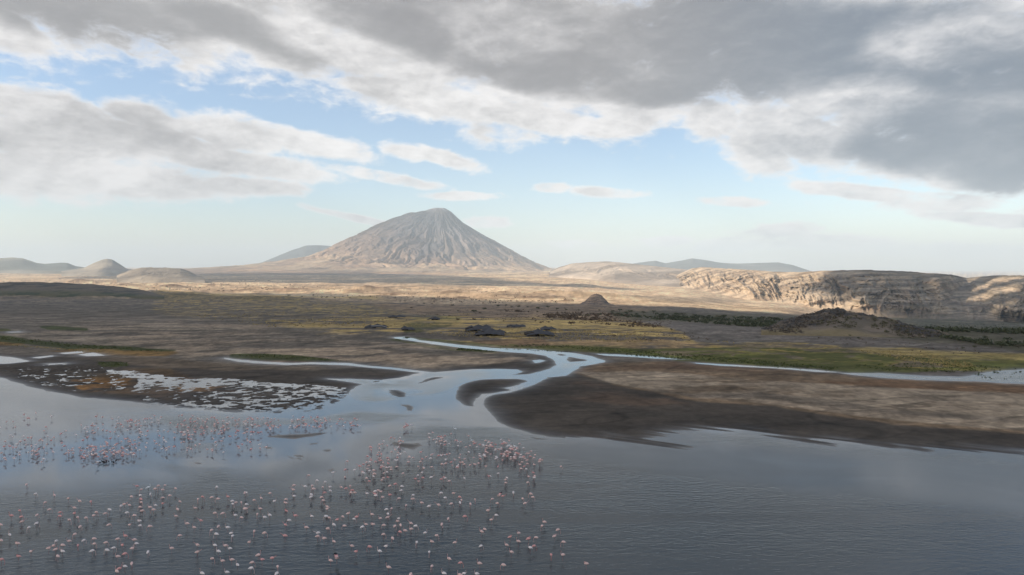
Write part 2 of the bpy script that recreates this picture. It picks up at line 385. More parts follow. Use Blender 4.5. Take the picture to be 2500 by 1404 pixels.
# streaky uneven edges
rx_ = gx * 0.94 - gy * 0.34; ry_ = gx * 0.34 + gy * 0.94
edge = np.zeros(gx.shape)
edge[near] = (fbm(rx_[near] / 9.0, ry_[near] / 2.6, 4, 3) - 0.5) * 3.4 + (fbm(gx[near] / 2.6, gy[near] / 2.0, 4, 9, .62) - 0.5) * 2.6
dist = np.where(near, 1.0, 0)
eamp = np.clip(np.abs(S) / 4.0, 0.35, 1.3)
Sx = S + edge * eamp
# small jagged bars along the right shore
bars = (gpx > 1380) & (gpy > 1035) & near
Sx = np.where(bars, Sx + (fbm((gx * 0.86 - gy * 0.50) / 24, (gx * 0.50 + gy * 0.86) / 1.7, 3, 14) - 0.5) * 10 * np.exp(-np.abs(S) / 7), Sx)
h = np.where(Sx > 0, 0.42 * (1 - np.exp(-np.maximum(Sx, 0) / 13)), -0.5 * (1 - np.exp(np.minimum(Sx, 0) / 9)))
# marsh: mud blotches standing in a film of water
mw = np.zeros(gx.shape); mw2 = np.zeros(gx.shape)
mm = near & (gpy > 870) & (gpy < 1020) & (gpx < 950)
mw[mm] = sstep(poly_sd(gpx[mm], gpy[mm], MARSH) + (fbm(gx[mm] / 20, gy[mm] / 12, 3, 4) - .5) * 14, -3, 9)
mw2[mm] = sstep(poly_sd(gpx[mm], gpy[mm], MARSH2), -2, 14)
blot = np.zeros(gx.shape); blot[mm] = fbm(gx[mm] / 1.9, gy[mm] / 1.5, 4, 61, 0.68)
bigb = np.zeros(gx.shape); bigb[mm] = fbm(gx[mm] / 34, gy[mm] / 18, 3, 67)
ymid = np.interp(gpx, [240, 520, 850], [940, 965, 968])
bias = 0.50 - (bigb - 0.5) * 0.30 + 0.10 * sstep(ymid - gpy, 0, 28) + 0.05 * sstep(gpy, 975, 1000)
bias = bias - 0.17 * np.exp(-(((gpx - 380) / 90) ** 2 + ((gpy - 963) / 18) ** 2)) - 0.2 * np.exp(-(((gpx - 600) / 110) ** 2 + ((gpy - 948) / 10) ** 2))
h = h * (1 - mw) + mw * np.clip((blot - bias) * 1.0, -0.3, 0.16)
bias2 = 0.36 - 0.05 * sstep(gpy, 930, 960)
h = np.where((mw2 > 0) & (mw < .5), h * (1 - mw2) + mw2 * np.clip((blot - bias2 + (bigb - .5) * .2) * 1.0, -0.2, 0.25), h)
hn = np.zeros(gx.shape); hn[near] = (fbm(gx[near] / 22, gy[near] / 9, 4, 21) - 0.5) * 0.10
fade = 1 - sstep(gy, 300, 345)
gz = gz + np.where(near, (h + hn * sstep(h, 0.05, 0.3)) * fade + 0.35 * (1 - fade), 0.35)

# ---- surface colours (what the ground is made of, plus one band of painted shade)
def map_sd(poly):
    """signed distance in picture pixels from a zone outline, on a coarse lattice, read back at every vertex"""
    xs = np.arange(-1000, 3501, 12.0); ys = np.arange(640, 1412, 4.0)
    A, B = np.meshgrid(xs, ys); D = poly_sd(A, B, poly)
    fx = np.clip((gpx + 1000) / 12.0, 0, len(xs) - 1.001); fy = np.clip((gpy - 640) / 4.0, 0, len(ys) - 1.001)
    i = fx.astype(int); j = fy.astype(int); u = fx - i; v = fy - j
    return (D[j, i] * (1 - u) + D[j, i + 1] * u) * (1 - v) + (D[j + 1, i] * (1 - u) + D[j + 1, i + 1] * u) * v
sxn = np.clip(gy / 250.0, 0.5, 40)                     # patches grow with distance, as they do on the plain
N1 = fbm(gx / 26, gy / 20, 5, 101); N2 = fbm(gx / 90, gy / 80, 4, 102); N3 = fbm(gx / 7, gy / 4.5, 3, 103)
NS = fbm(gx / 42 + (N2 - .5) * 5 + (N1 - .5) * 2, gy / 11 + (N2 - .5) * 7 + (N1 - .5) * 3, 5, 104, 0.62); NF = fbm(gx / 330, gy / 420, 5, 105)
colr = np.zeros((len(gx), 3)); colr[:] = (0.155, 0.138, 0.120)
def lay_on(mask, c):
    m = np.clip(mask, 0, 1)[:, None]; colr[:] = colr * (1 - m) + np.array(c)[None, :] * m
def zone(poly, c, soft=6, warp=14, patch=None, amt=1.0):
    warp = warp * (1.9 if warp >= 12 else 1.3)
    d = map_sd(poly) + (N1 - 0.5) * warp + (N3 - .5) * warp * .4
    m = sstep(d, -soft * .5, soft * .5) * amt
    if patch is not None:
        nf, lo, hi = patch; m = m * sstep(nf, lo, hi)
    lay_on(m, c)
FARTAN = (0.56, 0.45, 0.33)
zone([(-1000,722),(380,716),(560,722),(900,738),(1080,746),(1500,744),(1650,748),(1850,764),(2500,780),(3500,780),(3500,600),(-1000,600)], FARTAN, 5, 6)
farm = sstep(gy, 1300, 2000)
lay_on(farm * sstep(NF, 0.50, 0.62) * 0.55, (0.235, 0.185, 0.14)); lay_on(farm * sstep(fbm(gx / 120, gy / 160, 4, 106), 0.55, 0.68) * 0.6, (0.17, 0.14, 0.115))
lay_on(farm * sstep(fbm(gx / 60, gy / 90, 4, 107), 0.58, 0.66) * 0.45, (0.50, 0.41, 0.31))
zone([(1150,712),(1480,716),(1650,735),(1900,752),(2300,770),(2300,700),(1600,690),(1250,690)], (0.58,0.47,0.36), 8, 8, None, 0.8)
zone([(1480,722),(1750,727),(1850,742),(1600,738)], (0.22,0.20,0.17), 5, 6, None, 0.7)
zone([(-900,655),(0,656),(300,662),(480,664),(480,676),(300,672),(0,668),(-900,668)], (0.27,0.25,0.22), 4, 4, None, 0.7)
zone([(380,712),(900,728),(960,736),(600,724),(380,718)], (0.52,0.40,0.20), 3, 3, None, 0.85)
zone([(-900,696),(0,698),(60,700),(60,704),(0,704),(-900,704)], (0.55,0.42,0.18), 3, 3)
zone([(430,656),(700,660),(1000,668),(1200,684),(1400,698),(1500,705),(1300,707),(1100,705),(800,692),(430,684)], (0.26,0.225,0.185), 6, 5, (fbm(gx / 500, gy / 350, 5, 108),.36,.56), .75)  # cloud shade across the volcano foot, painted in as grey-brown ground
mm_ = np.zeros(gx.shape)
for (mx, my, sx, sy, mh) in MW: mm_ = np.maximum(mm_, np.exp(-(((gx - mx) / sx) ** 2 + ((gy - my) / sy) ** 2) * 1.1))
lay_on(sstep(mm_ + (fbm(gx / 30, gy / 40, 4, 109) - .5) * .8, .42, .62) * .8, (0.185, 0.135, 0.105))
# middle plain
zone([(-900,718),(380,716),(700,726),(760,736),(560,740),(300,730),(-900,732)], (0.16,0.13,0.055), 6, 10, (N2,.35,.5), .85)
zone([(380,724),(700,732),(1050,752),(1000,775),(700,760),(420,745)], (0.27,0.21,0.095), 8, 14, (NS * .6 + N3 * .4,.46,.54), .9)
zone([(900,742),(1500,744),(1620,760),(1500,790),(1250,785),(1000,770)], (0.235,0.175,0.125), 10, 14, None, .8)
zone([(1200,800),(1500,800),(1650,800),(1500,770),(1300,770)], (0.25,0.185,0.12), 10, 14, None, .6)
zone([(660,780),(1000,775),(1450,785),(1750,800),(1850,838),(1700,858),(1450,846),(1200,846),(1000,826),(880,812),(700,808)], (0.43,0.325,0.135), 8, 22, (N1 * .5 + N2 * .3 + N3 * .2,.43,.52), .95)
zone([(380,742),(860,760),(1000,790),(800,800),(560,790),(380,760)], (0.36,0.28,0.12), 8, 18, (NS * .3 + N1 * .4 + N3 * .3,.51,.56), .95)
zone([(1250,838),(1600,828),(1750,848),(1600,862),(1400,850)], (0.40,0.285,0.15), 6, 10, (NS,.4,.55), .8)
zone([(1150,832),(1330,832),(1350,848),(1180,847)], (0.20,0.135,0.085), 5, 8, None, .9)
zone([(1650,802),(1800,812),(2300,842),(2600,856),(2600,880),(2200,866),(1900,850),(1700,836)], (0.15,0.138,0.128), 6, 12)
zone([(1560,788),(1650,786),(1850,800),(2000,818),(2350,852),(2050,846),(1750,822)], (0.17,0.155,0.145), 6, 8)
# green marsh belt east of the river
GREEN = (0.112, 0.120, 0.034)
zone([(1240,846),(1400,843),(1700,852),(1900,852),(2300,868),(2600,872),(2600,908),(2400,906),(2200,914),(2050,908),(1800,892),(1650,878),(1450,864),(1340,856)], GREEN, 6, 12)
zone([(1700,850),(1950,842),(2300,866),(2600,870),(2600,905),(2300,905),(1900,880)], (0.33,0.255,0.085), 8, 16, (NS * .4 + N1 * .3 + N3 * .3,.48,.54), .9)
zone([(1450,852),(1900,858),(2600,884),(2600,905),(1900,898),(1500,866)], (0.12,0.14,0.03), 8, 16, (NS * .5 + N3 * .5,.50,.56), .8)
zone([(1750,846),(2000,850),(2300,868),(2500,888),(2200,896),(1900,876)], (0.15,0.125,0.10), 8, 16, (N1 * .5 + N3 * .5,.56,.60), .8)
zone([(1560,858),(1750,858),(2000,880),(2050,892),(1800,880)], (0.17,0.13,0.095), 4, 10, (NS,.48,.56), .8)
zone([(2050,850),(2500,866),(2600,880),(2300,880)], (0.36,0.29,0.12), 6, 10, (N1,.42,.52), .7)
zone([(985,792),(1020,786),(1110,790),(1100,798),(1030,812),(1010,818),(990,822),(985,806)], (0.07,0.08,0.03), 4, 8, (N1 * .3 + N3 * .7,.40,.48), .85)
zone([(950,826),(1000,833),(1100,848),(1230,861),(1210,866),(1100,856),(1010,842),(950,832)], (0.095,0.10,0.035), 3, 5)
zone([(960,821),(1020,822),(1120,836),(1260,848),(1400,850),(1460,862),(1300,856),(1150,848),(1030,836)], (0.13,0.13,0.045), 3, 6)
zone([(1010,770),(1130,774),(1120,786),(1010,784)], (0.20,0.19,0.06), 6, 10, (NS,.42,.52), .8)
# left plain and its pale dried silt
zone([(150,800),(420,780),(700,800),(960,834),(1080,846),(1240,858),(1330,872),(1300,884),(1180,896),(1060,900),(960,892),(860,884),(700,880),(545,872),(430,862),(250,845),(60,826)], (0.285,0.235,0.185), 14, 26, (N2 * .4 + NS * .6,.38,.58), .9)
zone([(600,858),(800,852),(1000,864),(1180,872),(1290,874),(1180,890),(1060,895),(900,884),(780,878)], (0.35,0.285,0.22), 10, 12, (NS,.32,.5), .9)
zone([(-400,806),(0,812),(200,814),(420,858),(300,854),(100,836),(-400,815)], (0.24,0.21,0.175), 8, 10, (NS,.36,.5), .8)
zone([(-500,735),(300,738),(760,756),(900,790),(600,790),(200,778),(-500,770)], (0.105,0.092,0.080), 20, 24, (N2,.38,.56), .6)
zone([(-300,775),(150,780),(500,785),(500,800),(150,798),(-300,795)], (0.25,0.22,0.19), 8, 12, (NS,.46,.56), .55)
zone([(-400,816),(0,820),(90,832),(180,842),(330,850),(430,858),(400,864),(300,862),(160,856),(60,842),(-400,838)], (0.062,0.072,0.026), 4, 8)
zone([(-400,838),(0,838),(150,852),(300,858),(440,862),(400,872),(200,866),(60,852),(-400,850)], (0.21,0.135,0.05), 4, 8, (N1,.36,.46), .95)
zone([(90,798),(120,797),(220,803),(215,808),(120,808)], (0.062,0.075,0.024), 2, 4); zone([(-40,802),(25,804),(30,810),(-40,810)], (0.08,0.085,0.03), 2, 3)
# dark wet mud
MUD = (0.074, 0.064, 0.055)
zone([(-400,866),(60,866),(200,872),(430,880),(560,895),(760,906),(880,898),(900,892),(1030,905),(1075,909),(1100,900),(1200,892),(1292,882),(1340,866),(1400,880),(1330,915),(1230,922),(900,1010),(300,1010),(-400,960)], MUD, 6, 8)
zone([(150,868),(330,872),(560,890),(800,902),(700,915),(420,898),(240,882)], (0.15,0.12,0.09), 8, 10, (N1,.35,.55), .85)
zone([(560,866),(640,865),(760,873),(860,884),(760,883),(640,880),(560,873)], (0.07,0.078,0.027), 2, 4)
zone([(600,880),(720,883),(860,886),(700,888)], (0.16,0.10,0.06), 3, 4, None, .8)
zone([(236,884),(300,886),(320,895),(280,899),(240,895)], (0.055,0.062,0.02), 2, 4)
zone([(165,930),(240,923),(318,929),(300,942),(255,956),(205,958)], (0.23,0.125,0.045), 9, 22, (N3 * .6 + N1 * .4,.36,.50), .95)
zone([(160,925),(420,915),(520,940),(420,975),(250,960)], (0.14,0.09,0.05), 12, 16, (N3 * .5 + N1 * .5,.44,.56), .5)
zone([(430,945),(640,945),(660,957),(440,955)], (0.20,0.12,0.055), 3, 8, (N1,.5,.56), .8)
zone([(170,905),(420,905),(420,925),(200,925)], (0.13,0.09,0.05), 6, 8, (N1,.45,.55), .7)
# east bank: rusty brown flats, pale silt, then dark mud down to the lake
zone([(1180,955),(1330,924),(1400,912),(1450,885),(1700,885),(2050,912),(2500,938),(3400,965),(3400,1200),(1180,1200)], (0.21,0.155,0.105), 4, 6)
zone([(1390,902),(1480,884),(1700,884),(1900,902),(2060,914),(1900,914),(1700,906),(1500,903)], (0.13,0.086,0.057), 5, 8, (NS,.38,.52), .9)
zone([(2050,924),(2500,944),(3400,970),(3400,1000),(2500,966),(2200,950),(2000,935)], (0.155,0.095,0.055), 5, 8, (NS,.30,.5), .9)
zone([(1420,912),(1600,912),(2000,942),(2500,968),(3400,1010),(3400,1090),(2500,1054),(2180,1028),(2000,1006),(1890,986),(1700,974),(1580,955),(1480,934)], (0.31,0.26,0.205), 6, 10, (NS * .6 + N2 * .4,.22,.46), .95)
zone([(1560,950),(1700,965),(1850,962),(2000,980),(2200,1008),(2450,1022),(2450,1030),(2200,1016),(2000,992),(1850,974),(1700,978)], (0.17,0.145,0.12), 5, 8, None, .8)
zone([(1650,968),(1900,985),(2100,1012),(2400,1034),(2400,1042),(2100,1021),(1900,993),(1700,976)], (0.33,0.27,0.21), 4, 6, (NS,.3,.5), .8)
zone([(1170,930),(1330,924),(1395,912),(1440,924),(1500,945),(1580,958),(1700,981),(1892,994),(2020,1016),(2180,1040),(2500,1062),(3400,1100),(3400,1250),(1100,1250),(1100,930)], MUD, 7, 10)
zone([(1300,940),(1420,935),(1560,962),(1700,990),(1560,1000),(1380,985)], (0.115,0.080,0.058), 14, 16, (N2 * .5 + NS * .5,.38,.58), .7)
zone([(1500,1000),(2000,1030),(2500,1080),(2500,1090),(2000,1045),(1500,1020)], (0.055,0.050,0.044), 10, 12, (NS,.4,.55), .7)
# scrub-covered ground to the east
zone([(1480,757),(1900,772),(2500,782),(3400,785),(3400,866),(2500,862),(2330,842),(2000,812),(1750,792),(1500,775)], (0.085,0.085,0.050), 8, 12, (N2,.2,.42), .85)
def crisp(n, w=.09): return sstep(n, .5 - w, .5 + w) - .5
b1 = 1 - sstep(gy, 380, 650); b2 = sstep(gy, 300, 600) * (1 - sstep(gy, 1500, 2600)); b3 = sstep(gy, 1300, 2400) * (1 - sstep(gy, 5000, 8000)); b4 = sstep(gy, 4500, 8000)
grain = b1 * (crisp(fbm(gx / 7, gy / 9, 5, 141, .66)) * .38 + crisp(fbm(gx / 2.0, gy / 2.8, 4, 142, .62)) * .62) + b2 * crisp(fbm(gx / 16, gy / 30, 5, 143, .65)) + b3 * crisp(fbm(gx / 55, gy / 120, 5, 144, .65)) * .8 + b4 * crisp(fbm(gx / 260, gy / 600, 5, 145, .65)) * .5
lx, ly = gx * .97 + gy * .24 + (N2 - .5) * 30 + (N1 - .5) * 14, gy * .97 - gx * .24 + (N2 - .5) * 26 + (N1 - .5) * 9
ln1 = 1 - np.abs(2 * vnoise(lx / 38, ly / 11, 151) - 1); ln2 = 1 - np.abs(2 * vnoise(lx / 19 + 5, ly / 6.5, 152) - 1)
lines = sstep(ln1, .90, .985) * .30 + sstep(ln2, .90, .98) * .20 * (N2 > .45)
pal = sstep(1 - np.abs(2 * vnoise(lx / 60 + 9, ly / 8, 153) - 1), .88, .98) * .35 * sstep(N1, .45, .6)
colr *= (1 - lines * (1 - sstep(gy, 320, 420)))[:, None] * (1 + pal * (1 - sstep(gy, 330, 480)))[:, None]
mudf = sstep(np.array([.1]), 0, 1)[0] * 0 + np.clip((colr.mean(1) - .06) / .06, .45, 1)
colr *= np.clip(1 + grain * .50 * mudf, .4, 1.7)[:, None]
wet = np.where(near, np.exp(-np.clip(Sx, 0, 60) / 2.4), 0); wet = np.maximum(wet, mw * 0.22)
kk = 1 - 0.22 * wet; colr *= kk[:, None]
colr *= (1 + (NS - 0.5) * 0.75 + (N3 - 0.5) * 0.55 + (N2 - .5) * .3 + (N1 - .5) * .35)[:, None] * np.array([1.14, 1.0, 0.82])
colr = np.clip(colr, 0.012, 0.7)
g_mat, gg, gb = terrain_material('ground_soil', 0.55, 0.07, 0.62, 0.5, 0.12)
gg.put(gb.inputs['Roughness'], gg.m('MULTIPLY_ADD', attr(gg, 'wet'), -0.62, 0.92))
gg.put(gb.inputs['Specular IOR Level'], gg.m('MULTIPLY_ADD', attr(gg, 'wet'), 0.45, 0.12))
me = mesh_np('ground', np.stack([gx, gy, gz], 1), grid_faces(NR, NC), colr, {'wet': wet}, mats=[g_mat])
link(bpy.data.objects.new('ground', me), kind='structure', label='plain of grey silt, dark mud and dry grass around the lake shore', category='ground')

# ------------------------------------------------------------------ lake and streams
wy = np.unique(np.concatenate([[-9000, -4000, -1500, -600, -200, -60, 10, 30], P(0, 1404)[1] * np.ones(1), [P(0, y)[1] for y in np.arange(1400, 815, -2.4)], [338.0]]))
wt = np.concatenate([np.linspace(-3.8, -0.85, 14), np.arange(-0.82, 0.821, 4.5 / F), np.linspace(0.85, 3.8, 14)])
WX = np.maximum(wy, 60.0)[:, None] * wt[None, :]
WX = np.where(wy[:, None] < 60, WX * (1 + np.abs(np.minimum(wy, 0))[:, None] / 40), WX)
WY = np.repeat(wy[:, None], len(wt), 1); wx, wyy = WX.ravel(), WY.ravel()
SW = np.full(wx.shape, -200.0); nm = (wyy > 60) & (np.abs(wx) < 600); SW[nm] = shore_field(wx[nm], wyy[nm])
wpx, wpy = px_of(wx, np.maximum(wyy, 40), np.zeros_like(wx))
calm = np.exp(-np.clip(-SW, 0, 400) / 9.0)                      # sheltered film of water at the edges
calm = np.maximum(calm, sstep(poly_sd(wpx, wpy, [(-900,900),(0,925),(300,985),(560,1005),(820,1000),(760,1022),(400,1020),(440,1080),(440,1180),(250,1215),(-900,1170)]), -60, 60) * 0.88 * nm)
calm = np.maximum(calm, sstep(poly_sd(wpx, wpy, [(1200,1060),(1700,1060),(2600,1112),(2600,1270),(1900,1200),(1300,1120)]), -60, 55) * 0.78 * nm)
sw_n = fbm(wx / 46 + fbm(wx / 30, wyy / 30, 2, 8) * 2.0, wyy / 22 + fbm(wx / 30, wyy / 24, 2, 18) * 2.5, 4, 88)
cur = sstep(poly_sd(wpx, wpy, [(880,905),(1280,900),(1180,940),(1110,975),(1180,1010),(1330,1090),(1300,1180),(700,1180),(420,1160),(420,1090),(640,1050),(880,1010),(830,960)]), -80, 70) * nm
calm = np.clip(calm + (sstep(sw_n, .36, .64) - 0.42) * (0.22 + .75 * cur), 0, 1)
WM, wg, wb = mat_new('lake_water')
geo = wg.new('ShaderNodeNewGeometry'); pos = geo.outputs['Position']
ca = attr(wg, 'calm')
rot = wg.new('ShaderNodeMapping'); wg.put(rot.inputs['Vector'], pos); rot.inputs['Rotation'].default_value = (0, 0, math.radians(-24)); rot.inputs['Scale'].default_value = (0.42, 1.0, 1.0)
n_a = wg.noise(rot.outputs[0], 1.75, 3, 0.55, 0.5)
n_b = wg.noise(rot.outputs[0], 0.45, 3, 0.5, 0.3)
n_c = wg.noise(pos, 4.2, 3, 0.6)
hgt = wg.m('MULTIPLY_ADD', n_b, 1.0, wg.m('MULTIPLY_ADD', n_c, 0.16, n_a))
gust = wg.ss(wg.noise(wg.vm('MULTIPLY', pos, (0.5, 1.3, 1)), 0.022, 5, 0.6, 1.2), 0.38, 0.60, 0.40, 1.25)
st = wg.m('MULTIPLY', wg.m('SUBTRACT', 1.0, wg.m('MULTIPLY', wg.ss(ca, 0.05, 0.95), 0.93)), gust)
bp = wg.new('ShaderNodeBump'); bp.inputs['Distance'].default_value = 0.062; wg.l.new(hgt, bp.inputs['Height']); wg.put(bp.inputs['Strength'], wg.m('MULTIPLY', st, 1.0))
wg.l.new(bp.outputs[0], wb.inputs['Normal'])
wg.l.new(wg.mixc(wg.ss(ca, 0.15, 1.0), c4((0.056, 0.068, 0.069)), c4((0.165, 0.188, 0.195))), wb.inputs['Base Color']); wb.inputs['IOR'].default_value = 1.333
wg.put(wb.inputs['Roughness'], wg.m('MULTIPLY_ADD', st, 0.16, 0.025))
me = mesh_np('lake_water', np.stack([wx, wyy, np.zeros_like(wx)], 1), grid_faces(len(wy), len(wt)), None, {'calm': calm}, mats=[WM])
link(bpy.data.objects.new('lake_water', me), kind='structure', label='shallow soda lake with ripples and the river running into it', category='lake')

# ------------------------------------------------------------------ hills and mountains
def interp_pts(pts, x): a = np.array(pts, float); return np.interp(x, a[:, 0], a[:, 1])
def ridge(name, top, base, d_base, d_top, label, mat, x0, x1, ncol, nrow, disp, color, shape=1.0, drop=30.0, back=1.35, cat='hill'):
    """a hill or range as a real height field: front slope from its foot up to the crest and a back slope behind it"""
    px = np.linspace(x0, x1, ncol); s = np.concatenate([np.linspace(-0.12, 1, nrow), np.linspace(1.05, back, max(6, nrow // 6))])
    topy = interp_pts(top, px); basey = interp_pts(base, px); Db = interp_pts(d_base, px); Dt = interp_pts(d_top, px)
    u = (px - CX) / F
    zb = H + Db * (YH - basey) / F; zt = H + Dt * (YH - topy) / F
    Sg, _ = np.meshgrid(s, px, indexing='ij')
    Y = Db[None, :] + (Dt - Db)[None, :] * Sg
    rise = np.clip(Sg, 0, 1) ** shape
    Z = zb[None, :] + (zt - zb)[None, :] * rise
    Z = np.where(Sg < 0, zb[None, :] + Sg / 0.12 * drop, Z)
    Z = np.where(Sg > 1, zt[None, :] - (Sg - 1) / (back - 1) * (np.abs(zt - zb)[None, :] * 0.5 + drop), Z)
    X = u[None, :] * Y
    X, Y, Z = disp(X, Y, Z, Sg, (zt - zb)[None, :] + 0 * Sg)
    c = color(X, Y, Z, Sg)
    me = mesh_np(name, np.stack([X.ravel(), Y.ravel(), Z.ravel()], 1), grid_faces(len(s), ncol), c.reshape(-1, 3), mats=[mat])
    return link(bpy.data.objects.new(name, me), kind='structure', label=label, category=cat)
def env(Sg): return np.clip(Sg * 4, 0, 1) * np.clip(1, 0, 1)
M_far, *_ = terrain_material('mountain_rock', 0.012, 0.0022, 0.6, 0.8, 22.0)
M_esc, *_ = terrain_material('escarpment_rock', 0.05, 0.008, 0.75, 0.8, 5.0)
M_near, *_ = terrain_material('hill_earth', 0.6, 0.08, 0.45, 0.6, 0.6)
def tint(X, a, b, n): n = np.clip(n, 0, 1)[..., None]; return np.array(a) * (1 - n) + np.array(b) * n

# the volcano: a steep cone with gullied flanks on a wide apron
VD = 16000.0; VX = (1072 - CX) / F * VD; vs = VD / F
PL = np.array([(0,507),(14,508),(32,514),(75,519),(122,535),(172,558),(222,583),(262,603),(312,622),(372,635),(470,647),(590,656),(720,662),(900,668)], float)
PR = np.array([(0,507),(14,508),(30,517),(60,543),(110,571),(160,600),(220,631),(270,652),(330,667),(400,674),(520,680),(720,684),(900,686)], float)
PF = np.array([(0,507),(16,510),(34,524),(75,552),(125,585),(180,612),(235,634),(300,641),(350,648),(420,653.5),(520,658),(630,661.5),(830,665.5),(1050,672)], float)
nr_, na_ = 330, 620
rr = np.concatenate([np.linspace(0, 120, 110)[:-1], np.linspace(120, 330, 150)[:-1], np.linspace(330, 1050, nr_ - 258)]) * vs
aa = np.linspace(0, 2 * math.pi, na_, endpoint=False)
# more columns on the side that is seen
aa = aa + 0.55 * np.sin(aa + math.pi / 2 + math.pi) * -1 * 0
R_, A_ = np.meshgrid(rr, aa, indexing='ij'); rp = R_ / vs
cl_, sn_ = np.cos(A_), np.sin(A_)
wl = np.clip(-cl_, 0, 1) ** 1.5; wr = np.clip(cl_, 0, 1) ** 1.5; wf = 1 - np.clip(wl + wr, 0, 1)
zl, zr_, zf = (np.interp(rp, q[:, 0], q[:, 1]) for q in (PL, PR, PF))
py_ = zl * wl + zr_ * wr + zf * wf
Zv = H + (YH - py_) * vs - 6
gam = sstep(rp, 50, 140) * (1 - sstep(rp, 260, 400)); gam2 = sstep(rp, 20, 60) * (1 - sstep(rp, 400, 700))
wob = fbm(A_ * 7, rp / 45, 4, 201) * 1.1 + fbm(A_ * 2.5, rp / 100, 3, 206) * 0.8
def periodic(k, seed, yf):  # gullies run down the slope and meet lower down
    q = (A_ + wob * 0.25) * k / (2 * math.pi); return 1 - np.abs(2 * vnoise(q % k, rp * yf, seed) - 1)
g1 = periodic(58, 211, 1 / 130.); g2 = periodic(130, 212, 1 / 70.); g3 = periodic(260, 213, 1 / 36.)
amp_side = 0.22 + 0.62 * np.exp(-((A_ - 4.83) / 0.55) ** 2)
Zv = Zv - gam * amp_side * ((g1 ** 2.2) * 150 * (.4 + .8 * fbm(A_ * 3, rp / 90, 3, 219)) + (g2 ** 2.0) * 95) - gam2 * (g3 ** 1.6 * 34 + g2 ** 3 * 26)
Zv = Zv + (fbm(A_ * 9, rp / 22, 4, 220) - .5) * 34 * sstep(rp, 10, 60) * (1 - .5 * sstep(rp, 300, 500))
Xv = VX + R_ * cl_; Yv = VD + R_ * sn_
Zv = np.where(rp > 860, Zv - (rp - 860) * .8, Zv)
up = np.clip((rp) / 330, 0, 1)[..., None]
cG = tint(Xv, (0.110, 0.106, 0.112), (0.42, 0.285, 0.18), sstep(rp, 110, 330) + (fbm(Xv / 600, Yv / 600, 4, 222) - .5) * .5)
rid = np.clip(1 - g1, 0, 1)[..., None] * gam[..., None]
cG = cG * (.80 + .40 * sstep(fbm(A_ * 22, rp / 34, 5, 226, .62), .40, .60))[..., None]
cG = cG * (1 - 0.45 * rid) + np.array((0.27, 0.175, 0.13)) * 0.45 * rid
ash = (sstep(34 - rp, 0, 20) * (fbm(A_ * 5, rp / 14, 3, 223) > .5) * .7)[..., None]; cG = cG * (1 - ash) + np.array((0.46, 0.44, 0.43)) * ash
low = (sstep(rp, 300, 420) * sstep(fbm(Xv / 900, Yv / 500, 4, 224), .46, .6) * .5)[..., None]; cG = cG * (1 - low) + np.array((0.17, 0.155, 0.135)) * low
gl = (sstep(rp, 240, 330) * (1 - sstep(rp, 450, 560)) * sstep(fbm(Xv / 500, Yv / 500, 4, 225), .4, .55) * .8)[..., None]; cG = cG * (1 - gl) + np.array((0.50, 0.375, 0.24)) * gl
rim_shade = (np.exp(-((A_ - 3.35) / .28) ** 2) * sstep(rp, 25, 60) * (1 - sstep(rp, 190, 260)) * sstep(fbm(Xv / 700, Yv / 700, 3, 227), .3, .45))[..., None]; cG = cG * (1 - .5 * rim_shade)  # shade along the upper left rim, darkened into the slope colour
vi = np.arange(len(rr) - 1)[:, None] * na_ + np.arange(na_)[None, :]; vj = np.arange(len(rr) - 1)[:, None] * na_ + (np.arange(na_)[None, :] + 1) % na_
vf = np.stack([vi.ravel(), (vi + na_).ravel(), (vj + na_).ravel(), vj.ravel()], 1)
me = mesh_np('volcano', np.stack([Xv.ravel(), Yv.ravel(), Zv.ravel()], 1), vf, cG.reshape(-1, 3), mats=[M_far])
link(bpy.data.objects.new('volcano', me), kind='structure', label='steep grey volcano with gullied flanks on a pale apron', category='volcano')

def d_far(ax, scale, seed, g=0.5, sy=1.0):
    def f(X, Y, Z, Sg, R):
        e = np.clip(Sg * 3, 0, 1); n = fbm(X / scale, Y / (scale * sy) + Sg * 1.5, 5, seed, g)
        r = fbm(X / scale * 1.8, Sg * 0.9 + Y / scale * .3, 4, seed + 3, .55, True)
        return X, Y, Z + e * R * ((n - .5) * ax * .7 - (r - .5) * ax * (1 - np.clip(Sg, 0, 1) * .75))
    return f
def c_two(a, b, sc_, seed):
    return lambda X, Y, Z, Sg: tint(X, a, b, sstep(fbm(X / sc_, Y / sc_ + Z / sc_ * 2, 4, seed), .38, .62))
# behind the volcano
ridge('mountain', [(560,660),(640,640),(680,624),(715,610),(745,600),(775,599),(810,600),(860,606),(900,620),(980,650)], [(560,656),(980,656)], [(560,19500),(980,19500)], [(560,22000),(980,22000)],
      'hazy blue cone standing behind the left shoulder of the volcano', M_far, 560, 980, 170, 40, d_far(.16, 1300, 301), c_two((0.12,0.13,0.12),(0.2,0.2,0.18),2500,302), .9, 200)
ridge('mountain', [(1480,655),(1560,641),(1600,637),(1625,643),(1660,637),(1690,631),(1715,634),(1760,641),(1800,643),(1860,641),(1900,640),(1935,647),(1965,657),(1990,665)], [(1480,664),(1990,668)], [(1480,15500),(1990,15500)], [(1480,18000),(1990,18000)],
      'far blue mountain range showing above the pale scarp', M_far, 1480, 1990, 220, 30, d_far(.25, 1500, 311), c_two((0.13,0.14,0.13),(0.24,0.23,0.2),2500,312), .9, 200)
ridge('mountain', [(-300,640),(-60,632),(30,628),(55,630),(90,642),(110,644),(150,641),(165,642),(185,650),(215,654),(260,656)], [(-300,661),(260,662)], [(-300,11000),(260,11000)], [(-300,12500),(260,12500)],
      'low blue range on the horizon at the far side of the plain', M_far, -300, 262, 200, 34, d_far(.22, 900, 321), c_two((0.14,0.15,0.13),(0.26,0.24,0.2),1500,322), .9, 120)
